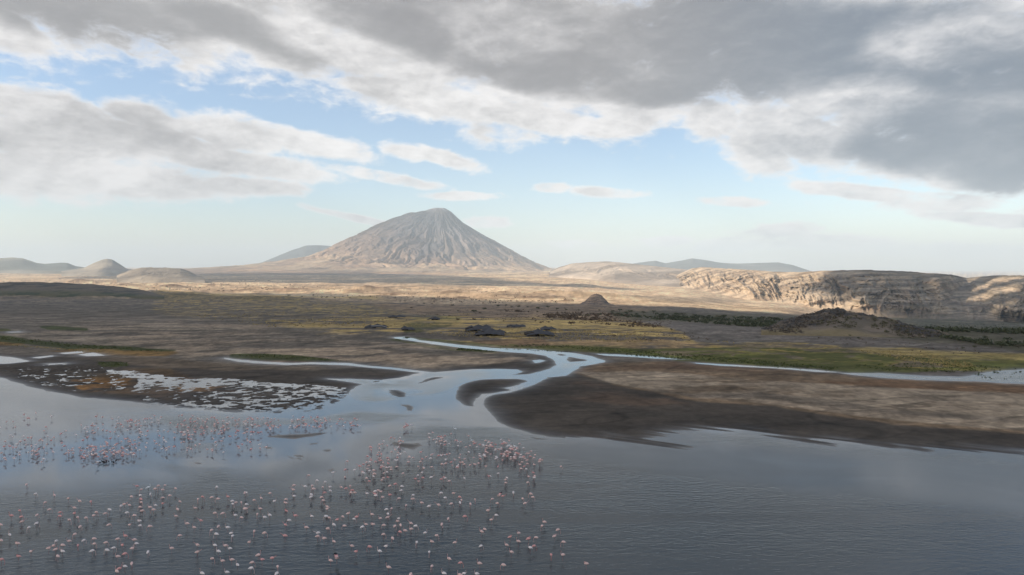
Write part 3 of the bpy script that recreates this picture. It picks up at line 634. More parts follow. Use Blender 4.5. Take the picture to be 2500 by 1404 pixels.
ridge('hill', [(150,662),(205,654),(230,642),(250,634),(262,632),(275,634),(292,644),(310,656),(340,660),(370,662)], [(150,664),(370,666)], [(150,9000),(370,9000)], [(150,10200),(370,10200)],
      'small round cinder cone between the blue range and the flat topped hill', M_far, 150, 370, 120, 50, d_far(.12, 300, 331), c_two((0.24,0.22,0.18),(0.36,0.31,0.24),600,332), .8, 60)
ridge('hill', [(285,672),(320,660),(345,654),(372,652.5),(405,652),(440,654),(462,662),(480,672),(500,678)], [(285,684),(500,686)], [(285,5600),(500,5600)], [(285,6400),(500,6400)],
      'flat topped brown hill left of the volcano foot', M_far, 285, 500, 150, 60, d_far(.30, 150, 341), c_two((0.25,0.21,0.165),(0.40,0.33,0.245),300,342), .6, 60)
# pale plateau under the far range
def d_plat(X, Y, Z, Sg, R):
    e = np.clip(Sg * 3, 0, 1) * np.clip((1.05 - Sg) * 3, 0.15, 1)
    r = fbm(X / 420 + Sg * .6, Sg * .8, 5, 353, .55, True); n = fbm(X / 200, Y / 200, 4, 354)
    return X, Y - e * (r - .5) * 900, Z + e * R * ((n - .5) * .22 - (r - .5) * .35)
ridge('plateau', [(1340,664),(1365,652),(1395,643),(1430,640),(1478,638),(1520,641),(1560,646),(1620,652),(1680,658),(1720,662)], [(1340,672),(1500,686),(1640,700),(1720,706)], [(1340,8500),(1500,6700),(1640,5950),(1720,5700)], [(1340,10400),(1500,8600),(1720,7500)],
      'pale gullied plateau beyond the right foot of the volcano', M_far, 1340, 1720, 260, 90, d_plat, c_two((0.27,0.22,0.175),(0.44,0.36,0.28),500,352), .75, 80, cat='plateau')
# the long escarpment running towards the camera on the right
ETOP = [(1580,694),(1630,684),(1660,668),(1690,655),(1715,652),(1760,655),(1800,657),(1850,660),(1900,664),(1960,664),(2010,661),(2080,659),(2130,659),(2200,662),(2260,666),(2320,670),(2332,673),(2360,680),(2385,677),(2420,673),(2460,672),(2500,673),(2700,676),(3300,682)]
EBASE = [(1580,700),(1640,704),(1750,719),(1850,737),(1950,755),(2100,777),(2300,791),(2500,797),(3300,800)]
EDB = [(1580,6500),(1640,6000),(1750,4900),(1850,4000),(1950,3500),(2100,3000),(2300,2700),(2500,2500),(3300,2300)]
EDT = [(1580,7400),(1640,7000),(1750,5900),(1850,4950),(1950,4350),(2100,3750),(2300,3400),(2350,3900),(2400,3900),(2500,3300),(3300,3000)]
def d_esc(X, Y, Z, Sg, R):
    L = np.cumsum(np.ones_like(X), 1); u = CX + F * X / Y
    along = np.interp(u, [1580,1750,1950,2150,2300,2500,3300], [0,1600,3300,4700,5600,6900,12000])
    s = np.clip(Sg, 0, 1)
    e = np.clip(Sg * 5, 0, 1) * (1 - 0.80 * sstep(s, .7, 1.0))
    wobx = (fbm(along / 420, s * 1.8, 4, 361) - .5) * 620
    q = along + wobx + s * 520 * (1 - .75 * sstep(u, 2000, 2300))            # spurs lean down to the left in the far half
    r1 = fbm(q / 420, s * .8, 2, 362, .5, True); r2 = fbm(q / 170, s * 2.6, 4, 363, .6, True); r3 = fbm(q / 60, s * 9, 4, 364, .65, True)
    fine = 1 - .6 * sstep(u, 1850, 2150)
    push = (r1 - .5) * 280 * (.5 + .5 * fine) + (r2 ** 1.6 - .4) * 260 * fine + (r3 ** 1.5 - .4) * 90 * (.35 + .65 * fine)
    push = push * e * (.45 + 1.1 * fbm(along / 700, s * 1.2, 3, 369))
    # the side canyon
    can = np.exp(-((u - 2362 + (1 - s) * 42) / 34) ** 2) * sstep(s, .12, .7); push = push - can * 430
    spur = np.exp(-((u - 2480) / 60) ** 2) * (1 - s) * sstep(s, .0, .3); push = push + spur * 330
    # bedding: hard layers stand out as steps
    zz_ = Z + (fbm(along / 900, s, 2, 365) - .5) * 16
    per = 15.0; ph = (zz_ / per) % 1.0; step = sstep(ph, .0, .75) - ph
    bed = sstep(u, 1880, 2120) * sstep(s, .08, .2) * (1 - sstep(s, .86, .97)) * (.4 + .9 * fbm(along / 300, zz_ / 30, 3, 366))
    Z2 = Z - step * 0 + bed * step * 11.0
    Z2 = Z2 + e * (fbm(along / 60, s * 14, 4, 367) - .5) * 9 + (fbm(along / 90, s * 2, 3, 368) - .5) * 4 * (s > .9)
    k = (Y - push) / Y
    return X * k, Y * k, H + (Z2 - H) * (0.5 + 0.5 * k)
def c_esc(X, Y, Z, Sg):
    u = CX + F * X / Y
    n = fbm(X / 130, Y / 130 + Z / 30, 5, 371); t = tint(X, (0.24,0.175,0.12), (0.46,0.355,0.245), sstep(n, .36, .60))
    lay_ = (sstep(u, 1900, 2200) * sstep(fbm(X / 700, Z / 5.5, 4, 372), .46, .58) * .7)[..., None]; t = t * (1 - lay_) + np.array((0.165,0.135,0.10)) * lay_
    sc2 = (sstep(fbm(X / 45, Z / 12 + Y / 60, 4, 373), .52, .60) * sstep(u, 1850, 2250) * .5)[..., None]; t = t * (1 - sc2) + np.array((0.15,0.13,0.085)) * sc2
    tp = (sstep(np.clip(Sg, 0, 1), .90, .98) * sstep(u, 2020, 2140) * .75)[..., None]; t = t * (1 - tp) + np.array((0.14,0.12,0.09)) * tp
    return t
ridge('escarpment', ETOP, EBASE, EDB, EDT, 'long banded escarpment with gullied spurs closing the plain on the east', M_esc, 1580, 3300, 900, 190, d_esc, c_esc, .80, 60, 1.5, cat='escarpment')

def d_hill(a, sc_, seed, rocky=0.0):
    def f(X, Y, Z, Sg, R):
        e = np.clip(Sg * 4, 0, 1)
        return X, Y, Z + e * ((fbm(X / sc_, Y / sc_, 5, seed, .55) - .5) * a + rocky * np.maximum(fbm(X / (sc_ * .3), Y / (sc_ * .3), 4, seed + 5, .6, True) - .6, 0) * a * 2)
    return f
ridge('hill', [(-500,690),(0,690),(60,688.5),(150,690),(220,694),(300,702),(345,709),(376,716),(400,722)], [(-500,722),(0,721),(200,722),(400,725)], [(-500,2050),(400,2050)], [(-500,2250),(400,2250)],
      'long low brown hill at the left edge of the plain', M_near, -500, 400, 300, 40, d_hill(6, 40, 381, .3),
      lambda X, Y, Z, Sg: tint(X, (0.17,0.13,0.088), (0.085,0.075,0.055), sstep(fbm(X / 40, Y / 30 + Z / 8, 4, 382), .5, .62)) * (1 - .0 * Sg[..., None]) * (1 - sstep(.35 - Sg, 0, .2)[..., None] * .25) + sstep(.35 - Sg, 0, .2)[..., None] * np.array((0.0, 0.012, -0.01)), .75, 12)
ridge('hill', [(1415,744),(1425,738),(1436,727),(1446,720),(1456,717.5),(1468,721),(1478,731),(1488,741),(1500,746)], [(1415,744),(1500,746)], [(1415,1480),(1500,1480)], [(1415,1530),(1500,1530)],
      'small lone rocky cone standing on the edge of the sunlit plain', M_near, 1415, 1500, 110, 50, d_hill(4.5, 12, 391, .4),
      lambda X, Y, Z, Sg: tint(X, (0.27,0.20,0.145), (0.14,0.115,0.095), sstep(fbm(X / 7, Y / 7 + Z / 3, 4, 392), .42, .6)), .8, 6)
RT = [(1860,806),(1885,798),(1905,786),(1935,776),(1962,770),(1990,765),(2010,757),(2030,753.5),(2050,754),(2068,761),(2095,766),(2130,772),(2165,778),(2190,785),(2215,793),(2240,800),(2290,810),(2330,824),(2370,836),(2410,846),(2460,854),(2520,862)]
RB = [(1860,806),(1910,812),(1960,816),(2060,822),(2160,831),(2240,840),(2300,850),(2400,860),(2520,868)]
def c_rock(X, Y, Z, Sg):
    u = CX + F * X / Y
    t = tint(X, (0.215,0.165,0.118), (0.165,0.130,0.088), sstep(fbm(X / 8, Y / 8 + Z / 5, 4, 402), .4, .6))
    s = np.clip(Sg, 0, 1)
    rock = np.clip(sstep(2075 - u + (s - .5) * 60, -50, 60) * sstep(s + (2010 - u) / 300, .25, .5) + sstep(s, .62, .9) * .85 + sstep(u, 2130, 2200) * sstep(s + (u - 2200) / 500, .2, .55), 0, 1)
    rock = rock * sstep(fbm(X / 5, Y / 5 + Z / 3, 4, 403), .36, .52)
    t = t * (1 - rock[..., None]) + np.array((0.088,0.076,0.066)) * rock[..., None]
    gr = (sstep(.22 - s, -.05, .1) * .6)[..., None]; return t * (1 - gr) + np.array((0.28,0.21,0.10)) * gr
def d_rock(X, Y, Z, Sg, R):
    u = CX + F * X / Y; s = np.clip(Sg, 0, 1)
    rock = np.clip(sstep(2075 - u + (s - .5) * 60, -50, 60) * sstep(s + (2010 - u) / 300, .25, .5) + sstep(s, .62, .9) * .85 + sstep(u, 2130, 2200) * sstep(s + (u - 2200) / 500, .2, .55), 0, 1)
    j = fbm(X / 3.2, Y / 3.2, 5, 405, .62, True); sm = fbm(X / 12, Y / 12, 3, 406)
    return X, Y, Z + np.clip(Sg * 5, 0, 1) * (rock * (j - .5) * 2.6 + (sm - .5) * 2.0 * (1 - .6 * (s > .85)))
ridge('hill', RT, RB, [(1860,315),(2100,305),(2520,262)], [(1860,350),(2100,345),(2520,285)], 'dark rocky outcrop hill with bare sandy slope right of the grey plain', M_near, 1860, 2520, 620, 90, d_rock, c_rock, .85, 3, 1.6)

# ------------------------------------------------------------------ haze and the clouds that shade the shore
hz = bpy.data.materials.new('haze'); hz.use_nodes = True; g = NT(hz.node_tree)
for nd in list(g.n): g.n.remove(nd)
pv = g.new('ShaderNodeVolumePrincipled'); pv.inputs['Color'].default_value = c4(HAZE_COLOR); pv.inputs['Density'].default_value = HAZE_DENSITY
ho = g.new('ShaderNodeOutputMaterial'); g.l.new(pv.outputs[0], ho.inputs['Volume'])
def box_obj(name, lo, hi, mat, **props):
    v = [(x, y, z) for z in (lo[2], hi[2]) for y in (lo[1], hi[1]) for x in (lo[0], hi[0])]
    f = [(0, 2, 3, 1), (4, 5, 7, 6), (0, 1, 5, 4), (2, 6, 7, 3), (0, 4, 6, 2), (1, 3, 7, 5)]
    me = bpy.data.meshes.new(name); me.from_pydata(v, [], f); me.materials.append(mat)
    return link(bpy.data.objects.new(name, me), **props)
box_obj('haze', (-260000, -12000, -460), (260000, 62000, 1560), hz, kind='stuff', label='thin pale haze hanging over the whole plain', category='haze')

cm, cg, cb = mat_new('cloud_white'); cb.inputs['Base Color'].default_value = (0.9, 0.9, 0.9, 1); cb.inputs['Roughness'].default_value = 1.0; cb.inputs['Specular IOR Level'].default_value = 0.0
CLOUD_Z = 4000.0
SHIFT = Vector((SUN.x, SUN.y)) * (CLOUD_Z / SUN.z)
def cloud_over(poly, seed, cell=70.0, rag=260.0, label='', holes=()):
    """a real cumulus sheet at cloud height, standing between the sun and the given stretch of ground"""
    pl = [(x + SHIFT.x, y + SHIFT.y) for x, y in poly]
    xs = [p[0] for p in pl]; ys = [p[1] for p in pl]
    X, Y = np.meshgrid(np.arange(min(xs) - 400, max(xs) + 400, cell), np.arange(min(ys) - 400, max(ys) + 400, cell))
    f = poly_sd(X, Y, pl) + (fbm(X / 900, Y / 900, 5, seed, .6) - .5) * rag * 2
    for (hx, hy, hr) in holes: f = np.minimum(f, np.hypot(X - hx - SHIFT.x, Y - hy - SHIFT.y) - hr + (fbm(X / 300, Y / 300, 3, seed + 1) - .5) * hr)
    nr, nc = X.shape; keep = f > 0
    t = np.sqrt(np.clip(f, 0, 900)) * 12 * (.6 + .8 * fbm(X / 350, Y / 350, 4, seed + 2))
    q = grid_faces(nr, nc); q = q[keep.ravel()[q].any(1)]
    top = np.stack([X.ravel(), Y.ravel(), CLOUD_Z + 4 + t.ravel()], 1); bot = np.stack([X.ravel(), Y.ravel(), CLOUD_Z - t.ravel() * .25 - 4], 1)
    vv = np.concatenate([top, bot]); ff = np.concatenate([q, q[:, ::-1] + nr * nc])
    me = mesh_np('cloud', vv, ff, mats=[cm]); link(bpy.data.objects.new('cloud', me), kind='structure', label=label, category='cloud')
def gp(px, py): X, Y, _ = ground_base_at(px, py); return (X, Y)
edge_pts = [gp(-700,713), gp(0,714), gp(300,716), gp(560,718), gp(760,727), gp(1000,738), gp(1250,744), gp(1500,748), gp(1700,756), gp(1850,767), gp(1950,772)]
cloud_over(edge_pts + [(500, 900), (1100, 900), (1400, -1500), (-3200, -2200), (-4200, 2500)], 501, 60, 60, 'broad cloud whose shadow lies over the lake shore')
cloud_over([(560, 1050), (700, 1500), (900, 2100), (1180, 2600), (1330, 3150), (1400, 3650), (1800, 3850), (2200, 4100), (2700, 3900), (4000, 3900), (4200, 800), (900, 800)], 502, 60, 190, 'ragged cloud whose shadow dapples the escarpment',
           [(1900, 3000, 270), (1620, 2560, 110), (2500, 3300, 320), (2200, 2700, 130), (2900, 3200, 220), (2080, 3500, 170), (1650, 3350, 120)])
cloud_over([(-5600, 10500), (-2600, 10400), (-1300, 9300), (-500, 7200), (100, 5400), (350, 4700), (250, 4350), (-100, 4500), (-600, 4750), (-1600, 5600), (-3300, 6600), (-5600, 7600)], 503, 80, 420, 'long cloud whose shadow crosses the foot of the volcano')

# ------------------------------------------------------------------ reading heights back from the ground sheet
GZ = gz.reshape(NR, NC)
def gh(X, Y):
    X = np.atleast_1d(np.asarray(X, float)); Y = np.atleast_1d(np.asarray(Y, float))
    t = X / Y; j = np.clip(np.searchsorted(TCOL, t) - 1, 0, NC - 2); i = np.clip(np.searchsorted(YR, Y) - 1, 0, NR - 2)
    u = (t - TCOL[j]) / (TCOL[j + 1] - TCOL[j]); v = (Y - YR[i]) / (YR[i + 1] - YR[i])
    return (GZ[i, j] * (1 - u) + GZ[i, j + 1] * u) * (1 - v) + (GZ[i + 1, j] * (1 - u) + GZ[i + 1, j + 1] * u) * v
def spot(px, py):
    X, Y, _ = ground_base_at(px, py); return X, Y, float(gh(X, Y)[0])

# ------------------------------------------------------------------ tents
M_net = plain('shade_net', (0.080, 0.075, 0.075), 0.85, .2, .35, 1.2); M_dark = plain('tent_wall', (0.045, 0.034, 0.026), 0.9, .1, .3, 2.0)
M_pole = plain('tent_pole', (0.12, 0.09, 0.06), .7); M_rope = plain('guy_rope', (0.3, 0.27, 0.22), .9); M_pale = plain('pale_canvas', (0.50, 0.47, 0.42), .8)
def quad_tube(a, b, r, n=5):
    a = Vector(a); b = Vector(b); d = (b - a).normalized(); s = d.cross(Vector((0, 1, 0.01))).normalized(); t = d.cross(s)
    v = []; 
    for c in (a, b):
        for k in range(n): an = 2 * math.pi * k / n; v.append(c + s * math.cos(an) * r + t * math.sin(an) * r)
    f = [(k, (k + 1) % n, n + (k + 1) % n, n + k) for k in range(n)] + [tuple(range(n))[::-1], tuple(range(n, 2 * n))]
    return v, f
def py_mesh(name, v, f, mats, smooth=False, idx=None):
    me = bpy.data.meshes.new(name); me.from_pydata([tuple(x) for x in v], [], f)
    for m in mats: me.materials.append(m)
    if smooth: me.polygons.foreach_set('use_smooth', [True] * len(me.polygons))
    if idx is not None: me.polygons.foreach_set('material_index', idx)
    return me
def make_tent(name, px, py, wpx, hpx, depth, rot, peaks, label, pale=False, seed=1):
    X, Y, Z = spot(px, py); s = Y / F; Wd = wpx * s; Ht = hpx * s * 1.0
    root = bpy.data.objects.new(name, None); root.empty_display_size = 1; root.location = (X, Y, Z); root.rotation_euler = (0, 0, math.radians(rot))
    link(root, label=label, category='tent', group='dark tents of the lakeside camp')
    nx, ny = 26, 14; rnd = random.Random(seed)
    def hgt_(a, b):   # a, b in -1..1
        e = max(abs(a), abs(b)); base = 0.60 - 0.44 * max(abs(a) ** 3, abs(b) ** 3)
        for (pa, pb, ph) in peaks: base = max(base, ph - 0.80 * math.hypot((a - pa) * 1.0, (b - pb) * .8) ** .8)
        return Ht * base
    v = []; f = []
    for lay_i in (0, 1):
        for j in range(ny):
            for i in range(nx):
                a = -1 + 2 * i / (nx - 1); b = -1 + 2 * j / (ny - 1)
                sc = 1 - .10 * abs(math.sin(a * 5 + seed)) * abs(b) ** 4; sa = 1 - .06 * abs(math.cos(b * 4 + seed)) * abs(a) ** 4
                v.append((a * Wd / 2 * sa, b * depth / 2 * sc, hgt_(a, b) + rnd.uniform(-.03, .03) - lay_i * .05))
    n1_ = nx * ny
    for j in range(ny - 1):
        for i in range(nx - 1):
            k = j * nx + i; f.append((k, k + 1, k + nx + 1, k + nx)); f.append((n1_ + k + nx, n1_ + k + nx + 1, n1_ + k + 1, n1_ + k))
    link(bpy.data.objects.new('canopy', py_mesh('canopy', v, f, [M_pale if pale else M_net])), root)
    for (pa, pb, ph) in peaks[:4]:
        vv, ff = quad_tube((pa * Wd / 2, pb * depth / 2, -.2), (pa * Wd / 2, pb * depth / 2, hgt_(pa, pb)), .07); link(bpy.data.objects.new('pole', py_mesh('pole', vv, ff, [M_pole])), root)
    for sa in (-1, 1):
        for sb in (-1, 1):
            x_, y_ = sa * Wd / 2 * .93, sb * depth / 2 * .93; zt = hgt_(sa * .93, sb * .93)
            vv, ff = quad_tube((x_, y_, -.2), (x_, y_, max(zt, .5)), .06); link(bpy.data.objects.new('pole', py_mesh('pole', vv, ff, [M_pole])), root)
            vv, ff = quad_tube((x_, y_, max(zt, .5)), (x_ + sa * 1.8, y_ + sb * 1.2, .05), .025, 3); link(bpy.data.objects.new('guy_rope', py_mesh('guy_rope', vv, ff, [M_rope])), root)
    # the room under the net, with its gable
    pa = peaks[0][0]; w_, d_, hh = Wd * .22, depth * .30, Ht * .40; cx_ = pa * Wd / 2
    v = [(cx_ + a * w_, b * d_, z) for a in (-1, 1) for b in (-1, 1) for z in (-.1, hh)] + [(cx_, -d_, hh * 1.5), (cx_, d_, hh * 1.5)]
    f = [(0, 1, 3, 2), (4, 6, 7, 5), (0, 4, 5, 8, 1), (2, 3, 9, 7, 6), (1, 8, 9, 3), (5, 7, 9, 8)]
    link(bpy.data.objects.new('inner_tent', py_mesh('inner_tent', v, f, [M_dark])), root)
    v = [(cx_ - w_ * .5, -d_ - .03, .05), (cx_ + w_ * .5, -d_ - .03, .05), (cx_ + w_ * .4, -d_ - .03, hh * .95), (cx_ - w_ * .4, -d_ - .03, hh * .95)]
    link(bpy.data.objects.new('door_flap', py_mesh('door_flap', v, [(0, 1, 2, 3)], [M_pole])), root)
    return root
TENTS = [
 (969,776.5,44,9,9,4,[(-.4,0,.95),(.3,0,1.0)],'low black net tent alone at the far left back of the camp'),
 (1060,783,34,10,8,-6,[(.15,0,1.1),(-.4,0,.8)],'small black tent with one peak behind the green marsh patch'),
 (919,803,56,13,9,3,[(-.5,-.1,.85),(.1,0,1.0),(.65,0,.8)],'tent with pale roof edge and open dark front, nearest the grey plain',True),
 (996,807,34,12,8,12,[(-.45,0,1.0),(.35,0,.7)],'small sagging dark tent beside the head of the stream'),
 (1168,809,64,18,11,5,[(-.55,0,.85),(0,0,1.0),(.6,.1,.95)],'large black tent standing close behind the widest black tent'),
 (1197,820,76,20,12,-4,[(-.45,-.2,.8),(.05,0,1.0),(.6,0,.85)],'widest black net tent with dark doorway at the front of the camp'),
 (1261,800,46,9,9,0,[(-.6,0,.9),(0,0,.95),(.6,0,.9)],'low flat black tent between the two big groups of tents'),
 (1337,807,40,12,9,8,[(-.3,0,1.0),(.4,-.2,.9)],'dark tent with open side tucked behind the easternmost large tent'),
 (1317,821,72,18,11,6,[(-.55,-.1,.75),(-.1,0,1.05),(.5,0,.8)],'long black net tent at the east end of the front row'),
]
for k, T in enumerate(TENTS):
    px, py, wpx, hpx, dep, rot_, pk, lab = T[:8]
    t_ = make_tent('tent', px, py, wpx, hpx * 0.92, dep, rot_, pk, lab, False, k + 3)
    if len(T) > 8:   # the pale hem along its roof
        can = [c for c in t_.children if c.name.startswith('canopy')][0].data.vertices; row = [can[3 * 26 + i].co for i in range(26)]; vv, ff = [], []
        for a_, b_ in zip(row[:-1], row[1:]):
            v1, f1_ = quad_tube(a_ + Vector((0, 0, .06)), b_ + Vector((0, 0, .06)), .11, 4); ff += [tuple(q + len(vv) for q in fc) for fc in f1_]; vv += v1
        link(bpy.data.objects.new('roof_edge', py_mesh('roof_edge', vv, ff, [M_pale])), t_)

# ------------------------------------------------------------------ shrubs and small acacias
M_leaf = plain('shrub_leaf', (0.082, 0.088, 0.046), .85, .15, .5, 1.1); M_leaf2 = plain('dusty_leaf', (0.13, 0.115, 0.068), .85, .15, .5, 1.1)
M_twig = plain('dry_twig', (0.14, 0.098, 0.068), .9, .1, .5, 1.5); M_bark = plain('bark', (0.10, 0.08, 0.06), .9, .1)
def crown_mesh(seed, flat, n=150, mat=None, wide=1.0):
    r = random.Random(seed); v = []; f = []
    lobes = [(r.uniform(-.6, .6) * wide, r.uniform(-.5, .5), r.uniform(-.12, .2) * flat, r.uniform(.3, .55)) for _ in range(6)]
    for _ in range(n):
        lx, ly, lz, lr = r.choice(lobes); a = r.uniform(0, 6.283); c = r.uniform(-.7, 1); q = lr * r.uniform(.6, 1.05); s_ = math.sqrt(max(0, 1 - c * c))
        p = Vector((lx + q * s_ * math.cos(a), ly + q * s_ * math.sin(a), lz + q * c * flat)); sz = r.uniform(.09, .17)
        d1 = Vector((r.uniform(-1, 1), r.uniform(-1, 1), r.uniform(-.6, .6))).normalized() * sz; d2 = Vector((r.uniform(-1, 1), r.uniform(-1, 1), r.uniform(-1, 1))).normalized() * sz
        k = len(v); v += [p - d1, p + d2, p + d1, p - d2]; f.append((k, k + 1, k + 2, k + 3))
    return py_mesh('crown', v, f, [mat])
def trunk_mesh(seed, hgt_, mat):
    r = random.Random(seed); v = []; f = []
    def seg(a, b, ra, rb):
        k = len(v); d = (Vector(b) - Vector(a)).normalized(); s_ = d.cross(Vector((.3, 1, .1))).normalized(); t_ = d.cross(s_)
        for c, rad in ((a, ra), (b, rb)):
            for q in range(5): an = q * 6.283 / 5; v.append(Vector(c) + s_ * math.cos(an) * rad + t_ * math.sin(an) * rad)
        for q in range(5): f.append((k + q, k + (q + 1) % 5, k + 5 + (q + 1) % 5, k + 5 + q))
    fork = (r.uniform(-.05, .05), r.uniform(-.05, .05), hgt_ * .5); seg((0, 0, -.15), fork, .075, .05)
    for q in range(4):
        an = q * 1.57 + r.uniform(-.3, .3); seg(fork, (math.cos(an) * .42, math.sin(an) * .42, hgt_ * r.uniform(.9, 1.1)), .04, .018)
    return py_mesh('trunk', v, f, [mat])
CROWNS = {'bush': [crown_mesh(k, .75, 150, M_leaf) for k in (1, 2, 3)], 'dusty': [crown_mesh(k, .7, 140, M_leaf2) for k in (4, 5)],
          'twig': [crown_mesh(k, .8, 170, M_twig) for k in (6, 7)], 'acacia': [crown_mesh(k, .32, 190, M_leaf, 1.2) for k in (8, 9)]}
TRUNKS = {'low': trunk_mesh(1, .45, M_bark), 'tall': trunk_mesh(2, .95, M_bark)}
LOOK = {'bush': 'round dark green bush', 'dusty': 'dusty olive shrub', 'twig': 'leafless brown thorn bush', 'acacia': 'flat topped green acacia'}
SHRUBS = [ # px, py at the foot, height px, kind, place
 (705,724,5,'bush','edge of the yellow strip'),(736,726,4,'bush','edge of the yellow strip'),(785,729,5,'bush','edge of the yellow strip'),(817,731,4,'bush','edge of the yellow strip'),
 (854,733,4,'dusty','edge of the yellow strip'),(882,735,4,'dusty','edge of the yellow strip'),(977,738,4,'bush','foot of the lava mounds'),(989,738,4,'dusty','foot of the lava mounds'),
 (1035,743,4,'dusty','foot of the lava mounds'),(1055,744,4,'twig','foot of the lava mounds'),(1105,748,6,'dusty','foot of the lava mounds'),(1004,753,5,'twig','brown rise behind the tents'),
 (1157,763,9,'bush','brown rise behind the tents'),(1182,757,7,'bush','brown rise behind the tents'),(1172,766,5,'twig','brown rise behind the tents'),(1118,759,4,'dusty','brown rise behind the tents'),
 (1216,749,6,'bush','hedge along the pale plain'),(1235,750,7,'acacia','hedge along the pale plain'),(1250,751,5,'dusty','hedge along the pale plain'),(1265,751,7,'bush','hedge along the pale plain'),
 (1288,752,5,'dusty','hedge along the pale plain'),(1314,755,7,'bush','hedge along the pale plain'),(1338,756,9,'acacia','hedge along the pale plain'),(1359,757,6,'bush','hedge along the pale plain'),
 (1382,758,5,'bush','hedge along the pale plain'),(1413,758,4,'dusty','hedge along the pale plain'),(1262,763,8,'twig','brown rise behind the tents'),(1312,764,5,'dusty','brown rise behind the tents'),
 (1463,760,5,'dusty','foot of the lone rocky cone'),(1496,762,6,'bush','dark plain east of the cone'),(1513,763,10,'acacia','dark plain east of the cone'),(1529,765,6,'bush','dark plain east of the cone'),
 (1554,769,6,'bush','dark plain east of the cone'),(1561,776,9,'bush','dark plain east of the cone'),(1583,777,8,'dusty','dark plain east of the cone'),(1613,779,13,'acacia','dark plain east of the cone'),
 (1629,772,7,'bush','dark plain east of the cone'),(1647,780,9,'bush','dark plain east of the cone'),(1530,774,8,'twig','thorn thicket'),(1463,772,9,'bush','thorn thicket'),(1434,774,9,'dusty','thorn thicket'),
 (1369,774,9,'twig','thorn thicket'),(1400,775,10,'twig','thorn thicket'),(1490,778,9,'twig','thorn thicket'),(1321,791,7,'twig','dry grass behind the tents'),(1339,790,6,'twig','dry grass behind the tents'),
 (1394,795,12,'twig','dry grass behind the tents'),(1118,783,7,'twig','dry grass behind the tents'),(1158,783,7,'twig','dry grass behind the tents'),(1500,824,7,'twig','dry grass east of the tents'),
 (1595,803,12,'twig','dry grass east of the tents'),(1522,797,7,'dusty','dry grass east of the tents'),(1548,797,6,'dusty','dry grass east of the tents'),(1639,808,6,'dusty','dry grass east of the tents'),
 (2445,851,20,'bush','scrub at the end of the rocky hill'),(2461,836,14,'bush','scrub at the end of the rocky hill'),(2406,829,9,'bush','scrub at the end of the rocky hill'),(2380,852,8,'bush','scrub at the end of the rocky hill'),
 (2487,853,13,'dusty','scrub at the end of the rocky hill'),(2350,855,8,'dusty','scrub at the end of the rocky hill'),(2095,829,5,'bush','sandy foot of the rocky hill'),(2075,823,5,'bush','sandy foot of the rocky hill'),
 (2000,816,7,'twig','sandy foot of the rocky hill'),(2055,817,9,'twig','sandy foot of the rocky hill'),
]
EXTRA = random.Random(5)
for q in range(70):   # more of the loose trees on the dark plain towards the escarpment
    a = EXTRA.random(); px = 1480 + a * 460; py = 763 + a * 26 + EXTRA.uniform(-4, 11) * (0.5 + a)
    SHRUBS.append((px, py, EXTRA.uniform(5, 9) + 4 * a, EXTRA.choice(['bush', 'bush', 'acacia', 'dusty']), 'belt of trees before the escarpment'))
ORD = ['first', 'second', 'third', 'fourth', 'fifth', 'sixth', 'seventh', 'eighth', 'ninth', 'tenth', 'eleventh', 'twelfth', 'thirteenth', 'fourteenth', 'fifteenth', 'sixteenth', 'seventeenth', 'eighteenth', 'nineteenth', 'twentieth']
def ordinal(i):
    if i < 20: return ORD[i]
    return {2: 'twenty', 3: 'thirty', 4: 'forty'}.get((i + 1) // 10, 'fifty') + '-' + ORD[(i + 1) % 10 - 1] if (i + 1) % 10 else {2: 'twentieth', 3: 'thirtieth', 4: 'fortieth'}.get((i + 1) // 10, 'fiftieth')
cnt = {}
for s_ in sorted(SHRUBS, key=lambda q: q[0]): cnt.setdefault((s_[3], s_[4]), []).append(s_)
for (kind, place), lst in cnt.items():
    for i, (px, py, hp, kd, pl_) in enumerate(lst):
        X, Y, Z = spot(px, py); Hm = hp * Y / F; rg = random.Random(int(px * 7 + py))
        name = {'bush': 'bush', 'dusty': 'shrub', 'twig': 'thorn_bush', 'acacia': 'acacia_tree'}[kd]
        root = bpy.data.objects.new(name, None); root.location = (X, Y, Z); root.rotation_euler = (0, 0, rg.uniform(0, 6.28))
        if len(lst) == 1: lab = 'lone ' + LOOK[kd] + ', ' + pl_
        else: lab = LOOK[kd] + ', ' + ordinal(i) + ' from left, ' + pl_
        link(root, label=lab, category='tree' if kd == 'acacia' else 'bush', group='bushes and trees on the plain')
        tall = kd == 'acacia'; wsc = Hm * rg.uniform(.75, .95) if not tall else Hm * .62
        tr = bpy.data.objects.new('trunk', TRUNKS['tall' if tall else 'low']); tr.scale = (wsc, wsc, Hm * (.75 if tall else .8)); link(tr, root)
        cr = bpy.data.objects.new('crown', rg.choice(CROWNS[kd])); cr.scale = (wsc, wsc, Hm * (.75 if tall else .72)); cr.location = (0, 0, Hm * (.74 if tall else .42)); link(cr, root)

